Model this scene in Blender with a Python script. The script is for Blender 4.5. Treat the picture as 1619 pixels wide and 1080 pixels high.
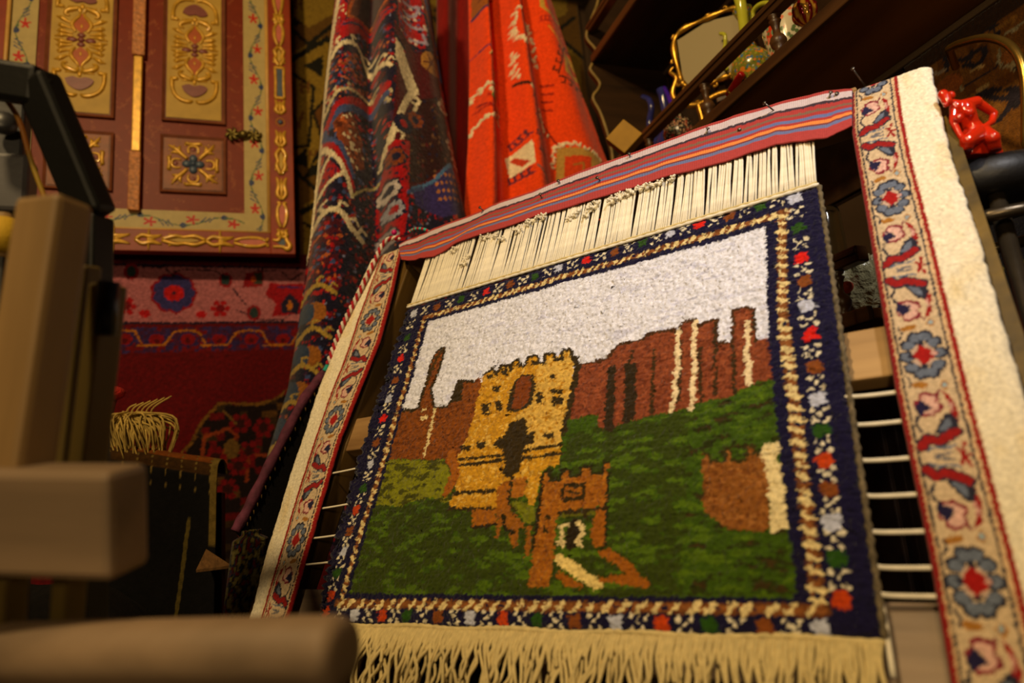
import bpy, bmesh, math, random
import numpy as np
from mathutils import Matrix, Vector

for o in list(bpy.data.objects):
    bpy.data.objects.remove(o)
SC = bpy.context.scene
COL = SC.collection
rng = np.random.default_rng(7)
random.seed(7)

# ------------------------------------------------------------------ camera
ZC = 0.62
F, CX, CY = 1079.0, 809.5, 540.0
M = np.array([[0.94786409, -0.30732088, -0.08430627],
              [0.01725981, -0.21465597, 0.97653721],
              [-0.31820712, -0.92707966, -0.19816038]])      # world axes in camera coordinates
CAM = np.array([0, 0, ZC])
cd = bpy.data.cameras.new('camera')
cd.sensor_width = 36.0
cd.lens = F / 1619 * 36.0
cd.clip_start = 0.02
cd.dof.use_dof = True
cd.dof.focus_distance = 1.22
cd.dof.aperture_fstop = 0.024 / 0.0105
cam = bpy.data.objects.new('camera', cd)
COL.objects.link(cam)
mw = Matrix([list(r) for r in M.T]).to_4x4()
mw.translation = Vector(CAM)
cam.matrix_world = mw
SC.camera = cam

# ------------------------------------------------------------------ light and exposure
SC.view_settings.view_transform = 'Standard'
SC.view_settings.look = 'None'
SC.view_settings.exposure = 0.0
SC.view_settings.gamma = 1.0
SC.view_settings.use_curve_mapping = False
w = bpy.data.worlds.new('World')
SC.world = w
w.use_nodes = True
w.node_tree.nodes['Background'].inputs[0].default_value = (1.0, 0.75, 0.45, 1)
w.node_tree.nodes['Background'].inputs[1].default_value = 0.008


def lamp(name, loc, target, power, col, size=0.25, spot=None, blend=0.6):
    if spot:
        l = bpy.data.lights.new(name, 'SPOT')
        l.spot_size = math.radians(spot)
        l.spot_blend = blend
        l.shadow_soft_size = size
    else:
        l = bpy.data.lights.new(name, 'AREA')
        l.shape = 'DISK'
        l.size = size
    l.energy = power
    l.color = col
    o = bpy.data.objects.new(name, l)
    COL.objects.link(o)
    o.location = loc
    d = Vector(target) - Vector(loc)
    o.rotation_euler = d.to_track_quat('-Z', 'Y').to_euler()
    return o


# warm ceiling lamps of the shop, left and middle, and a cooler one by the entrance behind the camera
lamp('warm_ceiling_lamp', (-1.05, -0.35, 2.75), (0.1, 1.9, 1.3), 53, (1.0, 0.71, 0.34), 0.20)
lamp('warm_spot_lamp', (-0.30, -0.25, 2.7), (0.80, 1.95, 1.75), 64, (1.0, 0.68, 0.32), 0.06, 50, 0.9)
lamp('cool_spot_lamp', (0.45, -0.9, 2.3), (0.76, 0.74, 1.06), 105, (1.0, 0.96, 0.95), 0.09, 34, 1.0)
lamp('low_warm_fill', (-0.75, -1.25, 1.15), (0.7, 1.0, 1.15), 13, (1.0, 0.72, 0.36), 0.30)  # unseen low fill, added to brighten the right wall and foreground wood


# ------------------------------------------------------------------ geometry helpers
def ray(px, py):
    return M.T @ np.array([(px - CX) / F, -(py - CY) / F, -1.0])


def atd(px, py, d):
    return CAM + ray(px, py) * d


def atx(px, py, X):
    d = ray(px, py)
    return CAM + d * (X / d[0])


def aty(px, py, Y):
    d = ray(px, py)
    return CAM + d * (Y / d[1])


def atz(px, py, Z):
    d = ray(px, py)
    return CAM + d * ((Z - ZC) / d[2])


RH = np.array([0.592, -0.806, 0.0]); RH /= np.linalg.norm(RH)
RU = np.array([0.361, 0.265, 0.894]); RU -= RH * (RU @ RH); RU /= np.linalg.norm(RU)
RN = np.cross(RH, RU)                                      # rug plane: right, up, towards the viewer
RO = CAM + ray(515, 965) * 1.362 * 0.8


def st(px, py):
    d = ray(px, py)
    P = CAM + d * (((RO - CAM) @ RN) / (d @ RN))
    return np.array([(P - RO) @ RH, (P - RO) @ RU])


def RP(s, t, o=0.0):
    s, t, o = np.asarray(s, float), np.asarray(t, float), np.asarray(o, float)
    return RO + s[..., None] * RH + t[..., None] * RU + o[..., None] * RN


def lin(c):
    c = np.asarray(c, float) / 255.0
    return np.where(c <= 0.04045, c / 12.92, ((c + 0.055) / 1.055) ** 2.4)


_lat = rng.random((256, 256))


def vnoise(x, y):
    x = np.asarray(x, float); y = np.asarray(y, float)
    x0 = np.floor(x).astype(int); y0 = np.floor(y).astype(int)
    fx = x - x0; fy = y - y0
    fx = fx * fx * (3 - 2 * fx); fy = fy * fy * (3 - 2 * fy)
    g = lambda i, j: _lat[i % 256, j % 256]
    return ((g(x0, y0) * (1 - fx) + g(x0 + 1, y0) * fx) * (1 - fy)
            + (g(x0, y0 + 1) * (1 - fx) + g(x0 + 1, y0 + 1) * fx) * fy)


def fbm(x, y, n=3):
    a, s, t = 1.0, 0.0, 0.0
    for i in range(n):
        s += a * vnoise(x * 2 ** i + 17 * i, y * 2 ** i + 31 * i); t += a; a *= 0.5
    return s / t


def smooth(pts, n=6):
    """Catmull-Rom through the points"""
    P = np.asarray(pts, float)
    if len(P) < 3:
        k = np.linspace(0, 1, n + 1)[:, None]
        return P[0] * (1 - k) + P[-1] * k
    Q = np.vstack([2 * P[0] - P[1], P, 2 * P[-1] - P[-2]])
    out = []
    for i in range(1, len(Q) - 2):
        p0, p1, p2, p3 = Q[i - 1:i + 3]
        for k in range(n):
            t = k / n
            out.append(0.5 * (2 * p1 + (p2 - p0) * t + (2 * p0 - 5 * p1 + 4 * p2 - p3) * t * t
                              + (3 * p1 - p0 - 3 * p2 + p3) * t ** 3))
    out.append(P[-1])
    return np.array(out)


# ------------------------------------------------------------------ painter: a colour map worked out in code, knot by knot
class Cv:
    def __init__(s, x0, y0, x1, y1, res, bg):
        s.x0, s.y0, s.res = x0, y0, res
        s.w = int((x1 - x0) / res) + 1; s.h = int((y1 - y0) / res) + 1
        s.c = np.empty((s.h, s.w, 3)); s.c[:] = lin(bg)
        s.z = np.zeros((s.h, s.w))
        s.X, s.Y = np.meshgrid(x0 + np.arange(s.w) * res, y0 + np.arange(s.h) * res)

    def _put(s, m, sl, col, z=None):
        s.c[sl][m] = lin(col)
        if z is not None:
            s.z[sl][m] = z

    def _sl(s, lo, hi):
        i0 = max(0, int((lo[0] - s.x0) / s.res) - 1); i1 = min(s.w, int((hi[0] - s.x0) / s.res) + 3)
        j0 = max(0, int((lo[1] - s.y0) / s.res) - 1); j1 = min(s.h, int((hi[1] - s.y0) / s.res) + 3)
        return (slice(j0, max(j0, j1)), slice(i0, max(i0, i1)))

    def mask(s, p):
        p = np.asarray(p, float)
        sl = s._sl(p.min(0), p.max(0))
        X, Y = s.X[sl], s.Y[sl]
        m = np.zeros(X.shape, bool)
        q = np.roll(p, -1, 0)
        for (ax, ay), (bx, by) in zip(p, q):
            if ay == by:
                continue
            c = (ay > Y) != (by > Y)
            m ^= c & (X < (bx - ax) * (Y - ay) / (by - ay) + ax)
        return m, sl

    def poly(s, p, col, z=None, keep=1.0):
        m, sl = s.mask(p)
        if keep < 1:
            m &= rng.random(m.shape) < keep
        s._put(m, sl, col, z)

    def speck(s, p, cols, cell, dens):
        """little knots of other colours inside an outline"""
        m, sl = s.mask(p)
        X, Y = s.X[sl], s.Y[sl]
        ci = np.floor(X / cell).astype(int); cj = np.floor(Y / cell).astype(int)
        r = _lat[(ci * 7 + 13) % 256, (cj * 11 + 5) % 256]
        k = len(cols)
        for i, c in enumerate(cols):
            s._put(m & (r > i * dens / k) & (r < (i + 1) * dens / k), sl, c)

    def ell(s, c, rx, ry, col, ang=0, z=None):
        R = max(rx, ry); c = np.asarray(c, float)
        sl = s._sl(c - R, c + R)
        dx, dy = s.X[sl] - c[0], s.Y[sl] - c[1]
        ca, sa = math.cos(ang), math.sin(ang)
        m = ((dx * ca + dy * sa) / rx) ** 2 + ((-dx * sa + dy * ca) / ry) ** 2 < 1
        s._put(m, sl, col, z)

    def line(s, p, wd, col, z=None, dash=None):
        p = np.asarray(p, float)
        acc = 0.0
        for a, b in zip(p[:-1], p[1:]):
            lo, hi = np.minimum(a, b) - wd, np.maximum(a, b) + wd
            sl = s._sl(lo, hi)
            X, Y = s.X[sl], s.Y[sl]
            d = b - a; L = math.hypot(*d) + 1e-9
            t = np.clip(((X - a[0]) * d[0] + (Y - a[1]) * d[1]) / L ** 2, 0, 1)
            m = np.hypot(X - a[0] - t * d[0], Y - a[1] - t * d[1]) < wd / 2
            if dash:
                m &= ((acc + t * L) % dash) < dash * 0.55
            acc += L
            s._put(m, sl, col, z)

    def rosette(s, c, r, petal, core, n=8, edge=None):
        for i in range(n):
            a = i * 2 * math.pi / n
            q = (c[0] + r * 0.68 * math.cos(a), c[1] + r * 0.68 * math.sin(a))
            if edge:
                s.ell(q, r * 0.42, r * 0.42, edge)
        for i in range(n):
            a = i * 2 * math.pi / n
            q = (c[0] + r * 0.68 * math.cos(a), c[1] + r * 0.68 * math.sin(a))
            s.ell(q, r * 0.3, r * 0.3, petal)
        s.ell(c, r * 0.42, r * 0.42, core)

    def samp(s, x, y):
        i = np.clip(np.rint((x - s.x0) / s.res).astype(int), 0, s.w - 1)
        j = np.clip(np.rint((y - s.y0) / s.res).astype(int), 0, s.h - 1)
        return s.c[j, i], s.z[j, i]


# ------------------------------------------------------------------ materials
MATS = {}


def _new(name):
    m = bpy.data.materials.new(name); m.use_nodes = True
    nt = m.node_tree
    return m, nt, nt.nodes['Principled BSDF']


def mat_attr(name, rough=0.95, bscale=420.0, bstr=0.6, var=0.35, sheen=0.15, bdist=0.002, gain=1.0):
    """dyed wool: the knot colours, uneven dye and a tufted relief"""
    if name in MATS:
        return MATS[name]
    m, nt, b = _new(name)
    N, L = nt.nodes.new, nt.links.new
    at = N('ShaderNodeAttribute'); at.attribute_name = 'Col'
    tc = N('ShaderNodeTexCoord')
    nz = N('ShaderNodeTexNoise'); nz.inputs['Scale'].default_value = bscale * 0.35; nz.inputs['Detail'].default_value = 3
    L(tc.outputs['Object'], nz.inputs['Vector'])
    mr = N('ShaderNodeMapRange'); mr.inputs[1].default_value = 0.3; mr.inputs[2].default_value = 0.7
    mr.inputs[3].default_value = gain * (1 - var); mr.inputs[4].default_value = gain * (1 + var)
    L(nz.outputs[0], mr.inputs[0])
    mx = N('ShaderNodeVectorMath'); mx.operation = 'SCALE'
    L(at.outputs['Color'], mx.inputs[0]); L(mr.outputs[0], mx.inputs['Scale'])
    L(mx.outputs[0], b.inputs['Base Color'])
    vo = N('ShaderNodeTexNoise'); vo.inputs['Scale'].default_value = bscale; vo.inputs['Detail'].default_value = 2
    L(tc.outputs['Object'], vo.inputs['Vector'])
    bp = N('ShaderNodeBump'); bp.inputs['Strength'].default_value = bstr; bp.inputs['Distance'].default_value = bdist
    L(vo.outputs[0], bp.inputs['Height']); L(bp.outputs[0], b.inputs['Normal'])
    b.inputs['Roughness'].default_value = rough
    b.inputs['Specular IOR Level'].default_value = 0.15
    b.inputs['Sheen Weight'].default_value = sheen
    b.inputs['Sheen Roughness'].default_value = 0.5
    MATS[name] = m
    return m


def mat(name, col, rough=0.6, metal=0.0, var=0.2, vscale=30.0, bump=0.1, bscale=150.0, coat=0.0, spec=0.4, stretch=None, col2=None, bdist=0.002):
    """plain dyed, painted or metal surface with uneven tone"""
    if name in MATS:
        return MATS[name]
    m, nt, b = _new(name)
    N, L = nt.nodes.new, nt.links.new
    tc = N('ShaderNodeTexCoord')
    mp = N('ShaderNodeMapping')
    L(tc.outputs['Object'], mp.inputs['Vector'])
    if stretch:
        mp.inputs['Scale'].default_value = stretch
    nz = N('ShaderNodeTexNoise'); nz.inputs['Scale'].default_value = vscale; nz.inputs['Detail'].default_value = 5
    L(mp.outputs[0], nz.inputs['Vector'])
    rp = N('ShaderNodeValToRGB')
    c = lin(col)
    c2 = lin(col2) if col2 is not None else c * (1 + var)
    c1 = c * (1 - var)
    rp.color_ramp.elements[0].position = 0.32; rp.color_ramp.elements[1].position = 0.68
    rp.color_ramp.elements[0].color = (*c1, 1); rp.color_ramp.elements[1].color = (*np.minimum(c2, 1), 1)
    L(nz.outputs[0], rp.inputs[0]); L(rp.outputs[0], b.inputs['Base Color'])
    if bump:
        n2 = N('ShaderNodeTexNoise'); n2.inputs['Scale'].default_value = bscale; n2.inputs['Detail'].default_value = 3
        L(mp.outputs[0], n2.inputs['Vector'])
        bp = N('ShaderNodeBump'); bp.inputs['Strength'].default_value = bump; bp.inputs['Distance'].default_value = bdist
        L(n2.outputs[0], bp.inputs['Height']); L(bp.outputs[0], b.inputs['Normal'])
    b.inputs['Roughness'].default_value = rough
    b.inputs['Metallic'].default_value = metal
    b.inputs['Coat Weight'].default_value = coat
    b.inputs['Specular IOR Level'].default_value = spec
    MATS[name] = m
    return m


def wood(name, col, col2, rough=0.55, sc=22.0):
    return mat(name, col, rough, 0, 0.3, sc, 0.25, sc * 4, stretch=(0.12, 1, 1), col2=col2)


def mat_glass(name, col=(0.9, 0.95, 0.9), rough=0.05, alpha=0.3):
    if name in MATS:
        return MATS[name]
    m, nt, b = _new(name)
    b.inputs['Base Color'].default_value = (*col, 1)
    b.inputs['Roughness'].default_value = rough
    b.inputs['Transmission Weight'].default_value = 1.0
    b.inputs['IOR'].default_value = 1.3
    MATS[name] = m
    return m


# ------------------------------------------------------------------ object helpers
def link(o, parent=None):
    COL.objects.link(o)
    if parent is not None:
        o.parent = parent
        o.matrix_parent_inverse = parent.matrix_basis.inverted()
    return o


def thing(name, label, cat, loc=(0, 0, 0), group=None):
    o = bpy.data.objects.new(name, None)
    o.empty_display_size = 0.05
    o.location = loc
    COL.objects.link(o)
    return tag(o, label, cat, group)


def tag(o, label, cat, group=None):
    o['label'] = label; o['category'] = cat
    if group:
        o['group'] = group
    return o


def mesh_from(name, V, Fc, smooth_=True):
    me = bpy.data.meshes.new(name)
    me.from_pydata([tuple(map(float, v)) for v in V], [], [tuple(map(int, f)) for f in Fc])
    if smooth_:
        me.polygons.foreach_set('use_smooth', [True] * len(me.polygons))
    me.update()
    return me


def obj(name, V, Fc, m, parent=None, smooth_=True):
    V = np.asarray(V, float)
    c = (V.min(0) + V.max(0)) / 2
    me = mesh_from(name, V - c, Fc, smooth_)
    me.materials.append(m)
    o = bpy.data.objects.new(name, me)
    o.location = c
    return link(o, parent)


def grid(name, P, C, m, parent=None, thick=0.0, smooth_=True, wrap=False):
    """a woven sheet: P and C are rows x columns x 3"""
    nv, nu = P.shape[:2]
    c = (P.reshape(-1, 3).min(0) + P.reshape(-1, 3).max(0)) / 2
    idx = np.arange(nv * nu).reshape(nv, nu)
    q = np.stack([idx[:-1, :-1], idx[:-1, 1:], idx[1:, 1:], idx[1:, :-1]], -1).reshape(-1, 4)
    if wrap:
        e = np.stack([idx[:-1, -1], idx[:-1, 0], idx[1:, 0], idx[1:, -1]], -1).reshape(-1, 4)
        q = np.vstack([q, e])
    me = bpy.data.meshes.new(name)
    me.vertices.add(nv * nu); me.vertices.foreach_set('co', (P.reshape(-1, 3) - c).ravel())
    me.loops.add(q.size); me.loops.foreach_set('vertex_index', q.ravel().astype(np.int32))
    me.polygons.add(len(q)); me.polygons.foreach_set('loop_start', np.arange(0, q.size, 4, dtype=np.int32))
    me.polygons.foreach_set('use_smooth', np.full(len(q), smooth_))
    me.update(calc_edges=True)
    if C is not None:
        a = me.color_attributes.new('Col', 'FLOAT_COLOR', 'POINT')
        a.data.foreach_set('color', np.concatenate([C, np.ones((nv, nu, 1))], -1).astype(np.float32).ravel())
    me.materials.append(m)
    o = bpy.data.objects.new(name, me)
    o.location = c
    if thick:
        s = o.modifiers.new('thickness', 'SOLIDIFY'); s.thickness = thick; s.offset = -1
    return link(o, parent)


def tube_vf(pts, r, n=8, flat=1.0, nrm=None):
    """sweep along points; r is one radius or one for each point; flat squashes along nrm"""
    P = np.asarray(pts, float); k = len(P)
    r = np.broadcast_to(np.asarray(r, float), (k,))
    T = np.gradient(P, axis=0); T /= np.linalg.norm(T, axis=1)[:, None] + 1e-12
    ref = np.array(nrm, float) if nrm is not None else np.array([0.31, 0.2, 0.93])
    V, Fc = [], []
    for i in range(k):
        a = np.cross(T[i], ref)
        if np.linalg.norm(a) < 1e-5:
            a = np.cross(T[i], [1, 0.1, 0])
        a /= np.linalg.norm(a); b = np.cross(a, T[i])
        for j in range(n):
            th = 2 * math.pi * j / n
            V.append(P[i] + r[i] * (math.cos(th) * a + flat * math.sin(th) * b))
    for i in range(k - 1):
        for j in range(n):
            j2 = (j + 1) % n
            Fc.append((i * n + j, i * n + j2, (i + 1) * n + j2, (i + 1) * n + j))
    Fc.append(tuple(range(n))[::-1]); Fc.append(tuple(range((k - 1) * n, k * n)))
    return V, Fc


def tube(name, pts, r, m, parent=None, n=8, flat=1.0, nrm=None):
    V, Fc = tube_vf(pts, r, n, flat, nrm)
    return obj(name, V, Fc, m, parent)


def join_vf(parts):
    V, Fc = [], []
    for v, f in parts:
        b = len(V); V += list(v); Fc += [tuple(i + b for i in q) for q in f]
    return V, Fc


def ball_vf(c, r, nu=12, nv=8, axes=None):
    c = np.asarray(c, float); r = np.broadcast_to(np.asarray(r, float), (3,))
    A = np.eye(3) if axes is None else np.asarray(axes, float)
    V = [c + r[2] * A[2]]; Fc = []
    for i in range(1, nv):
        ph = math.pi * i / nv
        for j in range(nu):
            th = 2 * math.pi * j / nu
            V.append(c + r[0] * math.sin(ph) * math.cos(th) * A[0] + r[1] * math.sin(ph) * math.sin(th) * A[1] + r[2] * math.cos(ph) * A[2])
    V.append(c - r[2] * A[2])
    for j in range(nu):
        Fc.append((0, 1 + j, 1 + (j + 1) % nu))
        for i in range(nv - 2):
            a, b = 1 + i * nu, 1 + (i + 1) * nu
            Fc.append((a + j, b + j, b + (j + 1) % nu, a + (j + 1) % nu))
        l = 1 + (nv - 2) * nu
        Fc.append((len(V) - 1, l + (j + 1) % nu, l + j))
    return V, Fc


def lathe_vf(base, prof, axis=(0, 0, 1), n=20):
    """prof: (radius, height) pairs from the base upwards"""
    base = np.asarray(base, float); ax = np.asarray(axis, float); ax /= np.linalg.norm(ax)
    a = np.cross(ax, [0.2, 1, 0.1]); a /= np.linalg.norm(a); b = np.cross(ax, a)
    V, Fc = [], []
    for r, h in prof:
        for j in range(n):
            th = 2 * math.pi * j / n
            V.append(base + ax * h + r * (math.cos(th) * a + math.sin(th) * b))
    for i in range(len(prof) - 1):
        for j in range(n):
            Fc.append((i * n + j, i * n + (j + 1) % n, (i + 1) * n + (j + 1) % n, (i + 1) * n + j))
    Fc.append(tuple(range(n))[::-1]); Fc.append(tuple(range((len(prof) - 1) * n, len(prof) * n)))
    return V, Fc


def lathe(name, base, prof, m, parent=None, axis=(0, 0, 1), n=20):
    V, Fc = lathe_vf(base, prof, axis, n)
    return obj(name, V, Fc, m, parent)


def box(name, c, size, m, parent=None, axes=None, bevel=0.003, seg=2):
    """oriented box; the grain runs along its first axis"""
    hx, hy, hz = [x / 2 for x in size]
    V = [(x, y, z) for x in (-hx, hx) for y in (-hy, hy) for z in (-hz, hz)]
    Fc = [(0, 1, 3, 2), (4, 6, 7, 5), (0, 4, 5, 1), (2, 3, 7, 6), (0, 2, 6, 4), (1, 5, 7, 3)]
    bm = bmesh.new()
    vs = [bm.verts.new(v) for v in V]
    for f in Fc:
        bm.faces.new([vs[i] for i in f])
    if bevel:
        bmesh.ops.bevel(bm, geom=list(bm.edges), offset=bevel, segments=seg, affect='EDGES', profile=0.5)
    bmesh.ops.recalc_face_normals(bm, faces=bm.faces)
    me = bpy.data.meshes.new(name); bm.to_mesh(me); bm.free()
    me.materials.append(m)
    o = bpy.data.objects.new(name, me)
    A = np.eye(3) if axes is None else np.asarray(axes, float)
    mm = Matrix([list(r) for r in A.T]).to_4x4(); mm.translation = Vector(np.asarray(c, float))
    o.matrix_basis = mm
    COL.objects.link(o)
    if parent is not None:
        o.parent = parent
        o.matrix_parent_inverse = parent.matrix_basis.inverted()
    return o


def bar(name, a, b, wd, th, m, parent=None, up=(0, 0, 1), bevel=0.003):
    """rectangular bar from a to b, wd across and th along 'up'"""
    a, b = np.asarray(a, float), np.asarray(b, float)
    x = b - a; L = np.linalg.norm(x); x /= L
    z = np.asarray(up, float); z = z - x * (z @ x); z /= np.linalg.norm(z)
    y = np.cross(z, x)
    return box(name, (a + b) / 2, (L, wd, th), m, parent, (x, y, z), bevel)


def plate_vf(pts, nrm, th):
    """flat outline with thickness: pts in order, extruded along nrm"""
    P = np.asarray(pts, float); n = len(P); d = np.asarray(nrm, float) * th
    V = list(P) + list(P + d)
    Fc = [tuple(range(n))[::-1], tuple(range(n, 2 * n))]
    Fc += [(i, (i + 1) % n, n + (i + 1) % n, n + i) for i in range(n)]
    return V, Fc


def struct(o):
    o['kind'] = 'structure'
    return o


# ------------------------------------------------------------------ the room
XW, YW = 1.262, 2.34
dark_plaster = mat('dark_plaster', (58, 40, 22), 0.9, var=0.25, vscale=4)
struct(box('floor', (-0.27, 0.17, -0.05), (3.1, 4.4, 0.1), wood('floor_boards', (50, 34, 20), (70, 48, 28)), bevel=0))
struct(box('wall_back', (-0.27, YW + 0.05, 1.55), (3.1, 0.1, 3.1), dark_plaster, bevel=0))
struct(box('wall_right', (XW + 0.05, 0.17, 1.55), (0.1, 4.4, 3.1), dark_plaster, bevel=0))
struct(box('wall_left', (-1.85, 0.17, 1.55), (0.1, 4.4, 3.1), dark_plaster, bevel=0))
struct(box('wall_front', (-0.27, -2.05, 1.55), (3.1, 0.1, 3.1), dark_plaster, bevel=0))
struct(box('ceiling', (-0.27, 0.17, 3.15), (3.1, 4.4, 0.1), dark_plaster, bevel=0))

# ------------------------------------------------------------------ loom frame leaning towards the right wall
pine = wood('pine', (150, 112, 66), (186, 148, 96))
pine_grey = wood('pine_grey', (120, 104, 90), (160, 138, 116))
oldwood = wood('old_wood', (62, 42, 18), (98, 72, 26))
FLOOR_T = (0.0 - RO[2]) / RU[2]                 # where the frame's slope meets the floor
loom = thing('carpet_loom', 'wooden carpet loom leaning back, carrying the castle rug', 'loom', RP(0.35, FLOOR_T + 0.02))


def rbar(name, s0, t0, s1, t1, wd, th, off, m, parent):
    """bar in the loom's plane, its front face 'off' before the rug plane"""
    a = RP(s0, t0, off - th / 2); b = RP(s1, t1, off - th / 2)
    return bar(name, a, b, wd, th, m, parent, RN)


rbar('post', -0.168, FLOOR_T + 0.03, -0.168, 0.80, 0.11, 0.045, -0.014, oldwood, loom)
rbar('post', 0.892, FLOOR_T + 0.03, 0.892, 0.785, 0.085, 0.05, -0.014, oldwood, loom)
rbar('top_beam', -0.11, 0.800, 0.84, 0.795, 0.06, 0.05, -0.006, pine, loom)
rbar('middle_rail', -0.14, 0.336, 0.85, 0.336, 0.072, 0.028, -0.018, pine, loom)
rbar('bottom_rail', -0.14, -0.005, 0.85, 0.0, 0.085, 0.03, -0.018, pine_grey, loom)
rbar('foot_rail', -0.10, FLOOR_T + 0.14, 0.85, FLOOR_T + 0.14, 0.09, 0.03, -0.018, pine_grey, loom)
# the outer side of the right post shows beyond the carpet strip
V = [RP(0.950, 0.70, -0.012), RP(0.985, -0.2, -0.012), RP(0.985, -0.2, -0.05), RP(0.950, 0.70, -0.05), RP(0.93, 0.7, -0.012), RP(0.93, -0.2, -0.012), RP(0.93, -0.2, -0.05), RP(0.93, 0.7, -0.05)]
obj('side_board', V, [(0, 3, 2, 1), (4, 5, 6, 7), (0, 1, 5, 4), (3, 7, 6, 2), (0, 4, 7, 3), (1, 2, 6, 5)], wood('olive_wood', (84, 66, 18), (120, 94, 26)), loom, False)

# ------------------------------------------------------------------ the castle rug, painted knot by knot
def tl(ox, oy, sc, pts):
    return [st(ox + x / sc, oy + y / sc) for x, y in pts]


A1 = lambda *p: tl(500, 470, 3.6, p)
A2 = lambda *p: tl(700, 530, 3.6, p)
A3 = lambda *p: tl(750, 700, 3.6, p)
A4 = lambda *p: tl(980, 460, 3.6, p)
A5 = lambda *p: tl(1050, 680, 3.6, p)
PX = lambda *p: [st(x, y) for x, y in p]
rect = lambda x0, y0, x1, y1: ((x0, y0), (x1, y0), (x1, y1), (x0, y1))

NAVY = (30, 25, 66); CREAM = (226, 208, 158); BRN = (150, 98, 52); GRN = (52, 88, 22); RED = (214, 44, 28); WHT = (206, 208, 224)
OLV = (66, 52, 18); YEL = (206, 158, 44); SND = (214, 178, 92); RUST = (140, 82, 24); TAN = (168, 108, 28); BRK = (142, 78, 48)
cv = Cv(-0.08, -0.05, 0.84, 0.66, 0.0016, NAVY)
fieldTL, fieldTR, fieldBR, fieldBL = (0.030, 0.560), (0.711, 0.567), (0.731, 0.032), (0.045, 0.023)
FLD = [(0.036, 0.560), (0.704, 0.567), (0.703, 0.37), (0.714, 0.20), (0.727, 0.034), (0.048, 0.024), (0.044, 0.235), (0.040, 0.34)]
cv.poly(FLD, (228, 230, 246))
m_, sl_ = cv.mask(FLD)
Xs, Ys = cv.X[sl_], cv.Y[sl_]
cv._put(m_ & (fbm(Xs * 40, Ys * 160) > 0.68), sl_, (214, 216, 238))
# meadow
cv.poly(PX((597, 728), (700, 728), (870, 740), (880, 640), (925, 640), (925, 640), (960, 650), (1030, 640), (1072, 653), (1113, 638), (1158, 629), (1191, 610), (1236, 601)) + [fieldBR, fieldBL], (72, 98, 14))
msk = PX((590, 728), (895, 728), (900, 690), (1236, 601)) + [fieldBR, fieldBL]
m_, sl_ = cv.mask(msk)
Xs, Ys = cv.X[sl_], cv.Y[sl_]
isg = m_ & (np.abs(cv.c[sl_] - lin((72, 98, 14))).sum(-1) < 1e-6)
nz = fbm(Xs * 45, Ys * 130, 3)
cv._put(isg & (nz > 0.60), sl_, (58, 66, 14)); cv._put(isg & (nz > 0.70), sl_, (74, 60, 24)); cv._put(isg & (nz < 0.36), sl_, (92, 118, 20))
cv._put(isg & (Ys < 0.28) & (nz > 0.42) & (Xs < 0.6), sl_, (66, 80, 12))
# pale meadow at the left
pl = PX((613, 730), (704, 730), (715, 748), (720, 776), (713, 799), (685, 790), (653, 795), (639, 804), (597, 799))
cv.poly(pl, (138, 140, 26)); m_, sl_ = cv.mask(pl); nz = fbm(cv.X[sl_] * 60, cv.Y[sl_] * 190)
cv._put(m_ & (nz > 0.6), sl_, (84, 86, 18))
# brown hills and minaret at the left
hl = A1((470, 655), (560, 655), (600, 640), (610, 590), (640, 480), (660, 380), (700, 310), (735, 295), (735, 330), (715, 400), (690, 470), (665, 530), (680, 600), (690, 640), (760, 635), (790, 590), (820, 485), (850, 485), (900, 490), (950, 460), (960, 700), (880, 900), (860, 1080), (800, 1080), (790, 1000), (740, 930), (600, 930), (400, 930))
cv.poly(hl, RUST); cv.speck(hl, [(112, 62, 16), (156, 92, 30)], 0.004, 0.35)
cv.line(hl[:19], 0.006, OLV)
cv.poly(A1((820, 485), (850, 490), (835, 600), (785, 612), (800, 560)), OLV)
cv.line(A1((735, 300), (690, 360), (660, 440), (640, 500)), 0.007, (84, 62, 18))
for p in [((690, 650), (670, 720)), ((668, 735), (650, 800)), ((648, 815), (625, 910)), ((640, 645), (620, 650)), ((640, 690), (610, 700))]:
    cv.line(A1(*p), 0.006, CREAM)
# brick wall of the castle at the right
wl = A2((770, 185), (880, 160), (960, 140), (1010, 70), (1040, 65)) + A4((0, 330), (150, 290), (170, 265), (320, 230), (345, 270), (370, 190), (440, 180), (455, 215), (500, 190), (560, 180), (565, 310), (650, 310), (655, 120), (720, 110), (770, 120), (780, 290), (890, 268), (905, 510), (760, 540), (640, 610), (480, 640), (330, 695), (180, 720), (0, 770)) + A2((980, 550), (900, 540), (890, 460), (740, 490), (745, 400), (770, 300))
cv.poly(wl, BRK); cv.speck(wl, [(120, 62, 36), (160, 92, 58)], 0.004, 0.35)
cv.line(wl[:5] + wl[6:20], 0.0055, (86, 56, 22))
for p in [A2((950, 190), (1000, 180), (980, 560), (925, 545)), A2((1050, 170), (1080, 170), (1070, 510), (1035, 520)), A4((60, 430), (112, 430), (95, 740), (35, 745))]:
    cv.poly(p, (62, 48, 22))
for p in [((205, 350), (190, 700)), ((462, 340), (470, 640)), ((548, 200), (555, 600)), ((655, 330), (660, 590)), ((770, 130), (780, 300)), ((90, 360), (60, 430)), ((355, 300), (345, 640))]:
    cv.line(A4(*p), 0.005, (74, 54, 22))
for p in [((345, 240), (338, 330), (342, 440), (318, 520), (325, 600), (300, 695)), ((440, 190), (430, 300), (434, 450), (418, 560), (428, 610), (412, 682)), ((735, 190), (742, 300), (728, 380), (748, 430), (730, 490), (745, 535))]:
    cv.line(A4(*p), 0.0075, (232, 214, 178))
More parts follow.
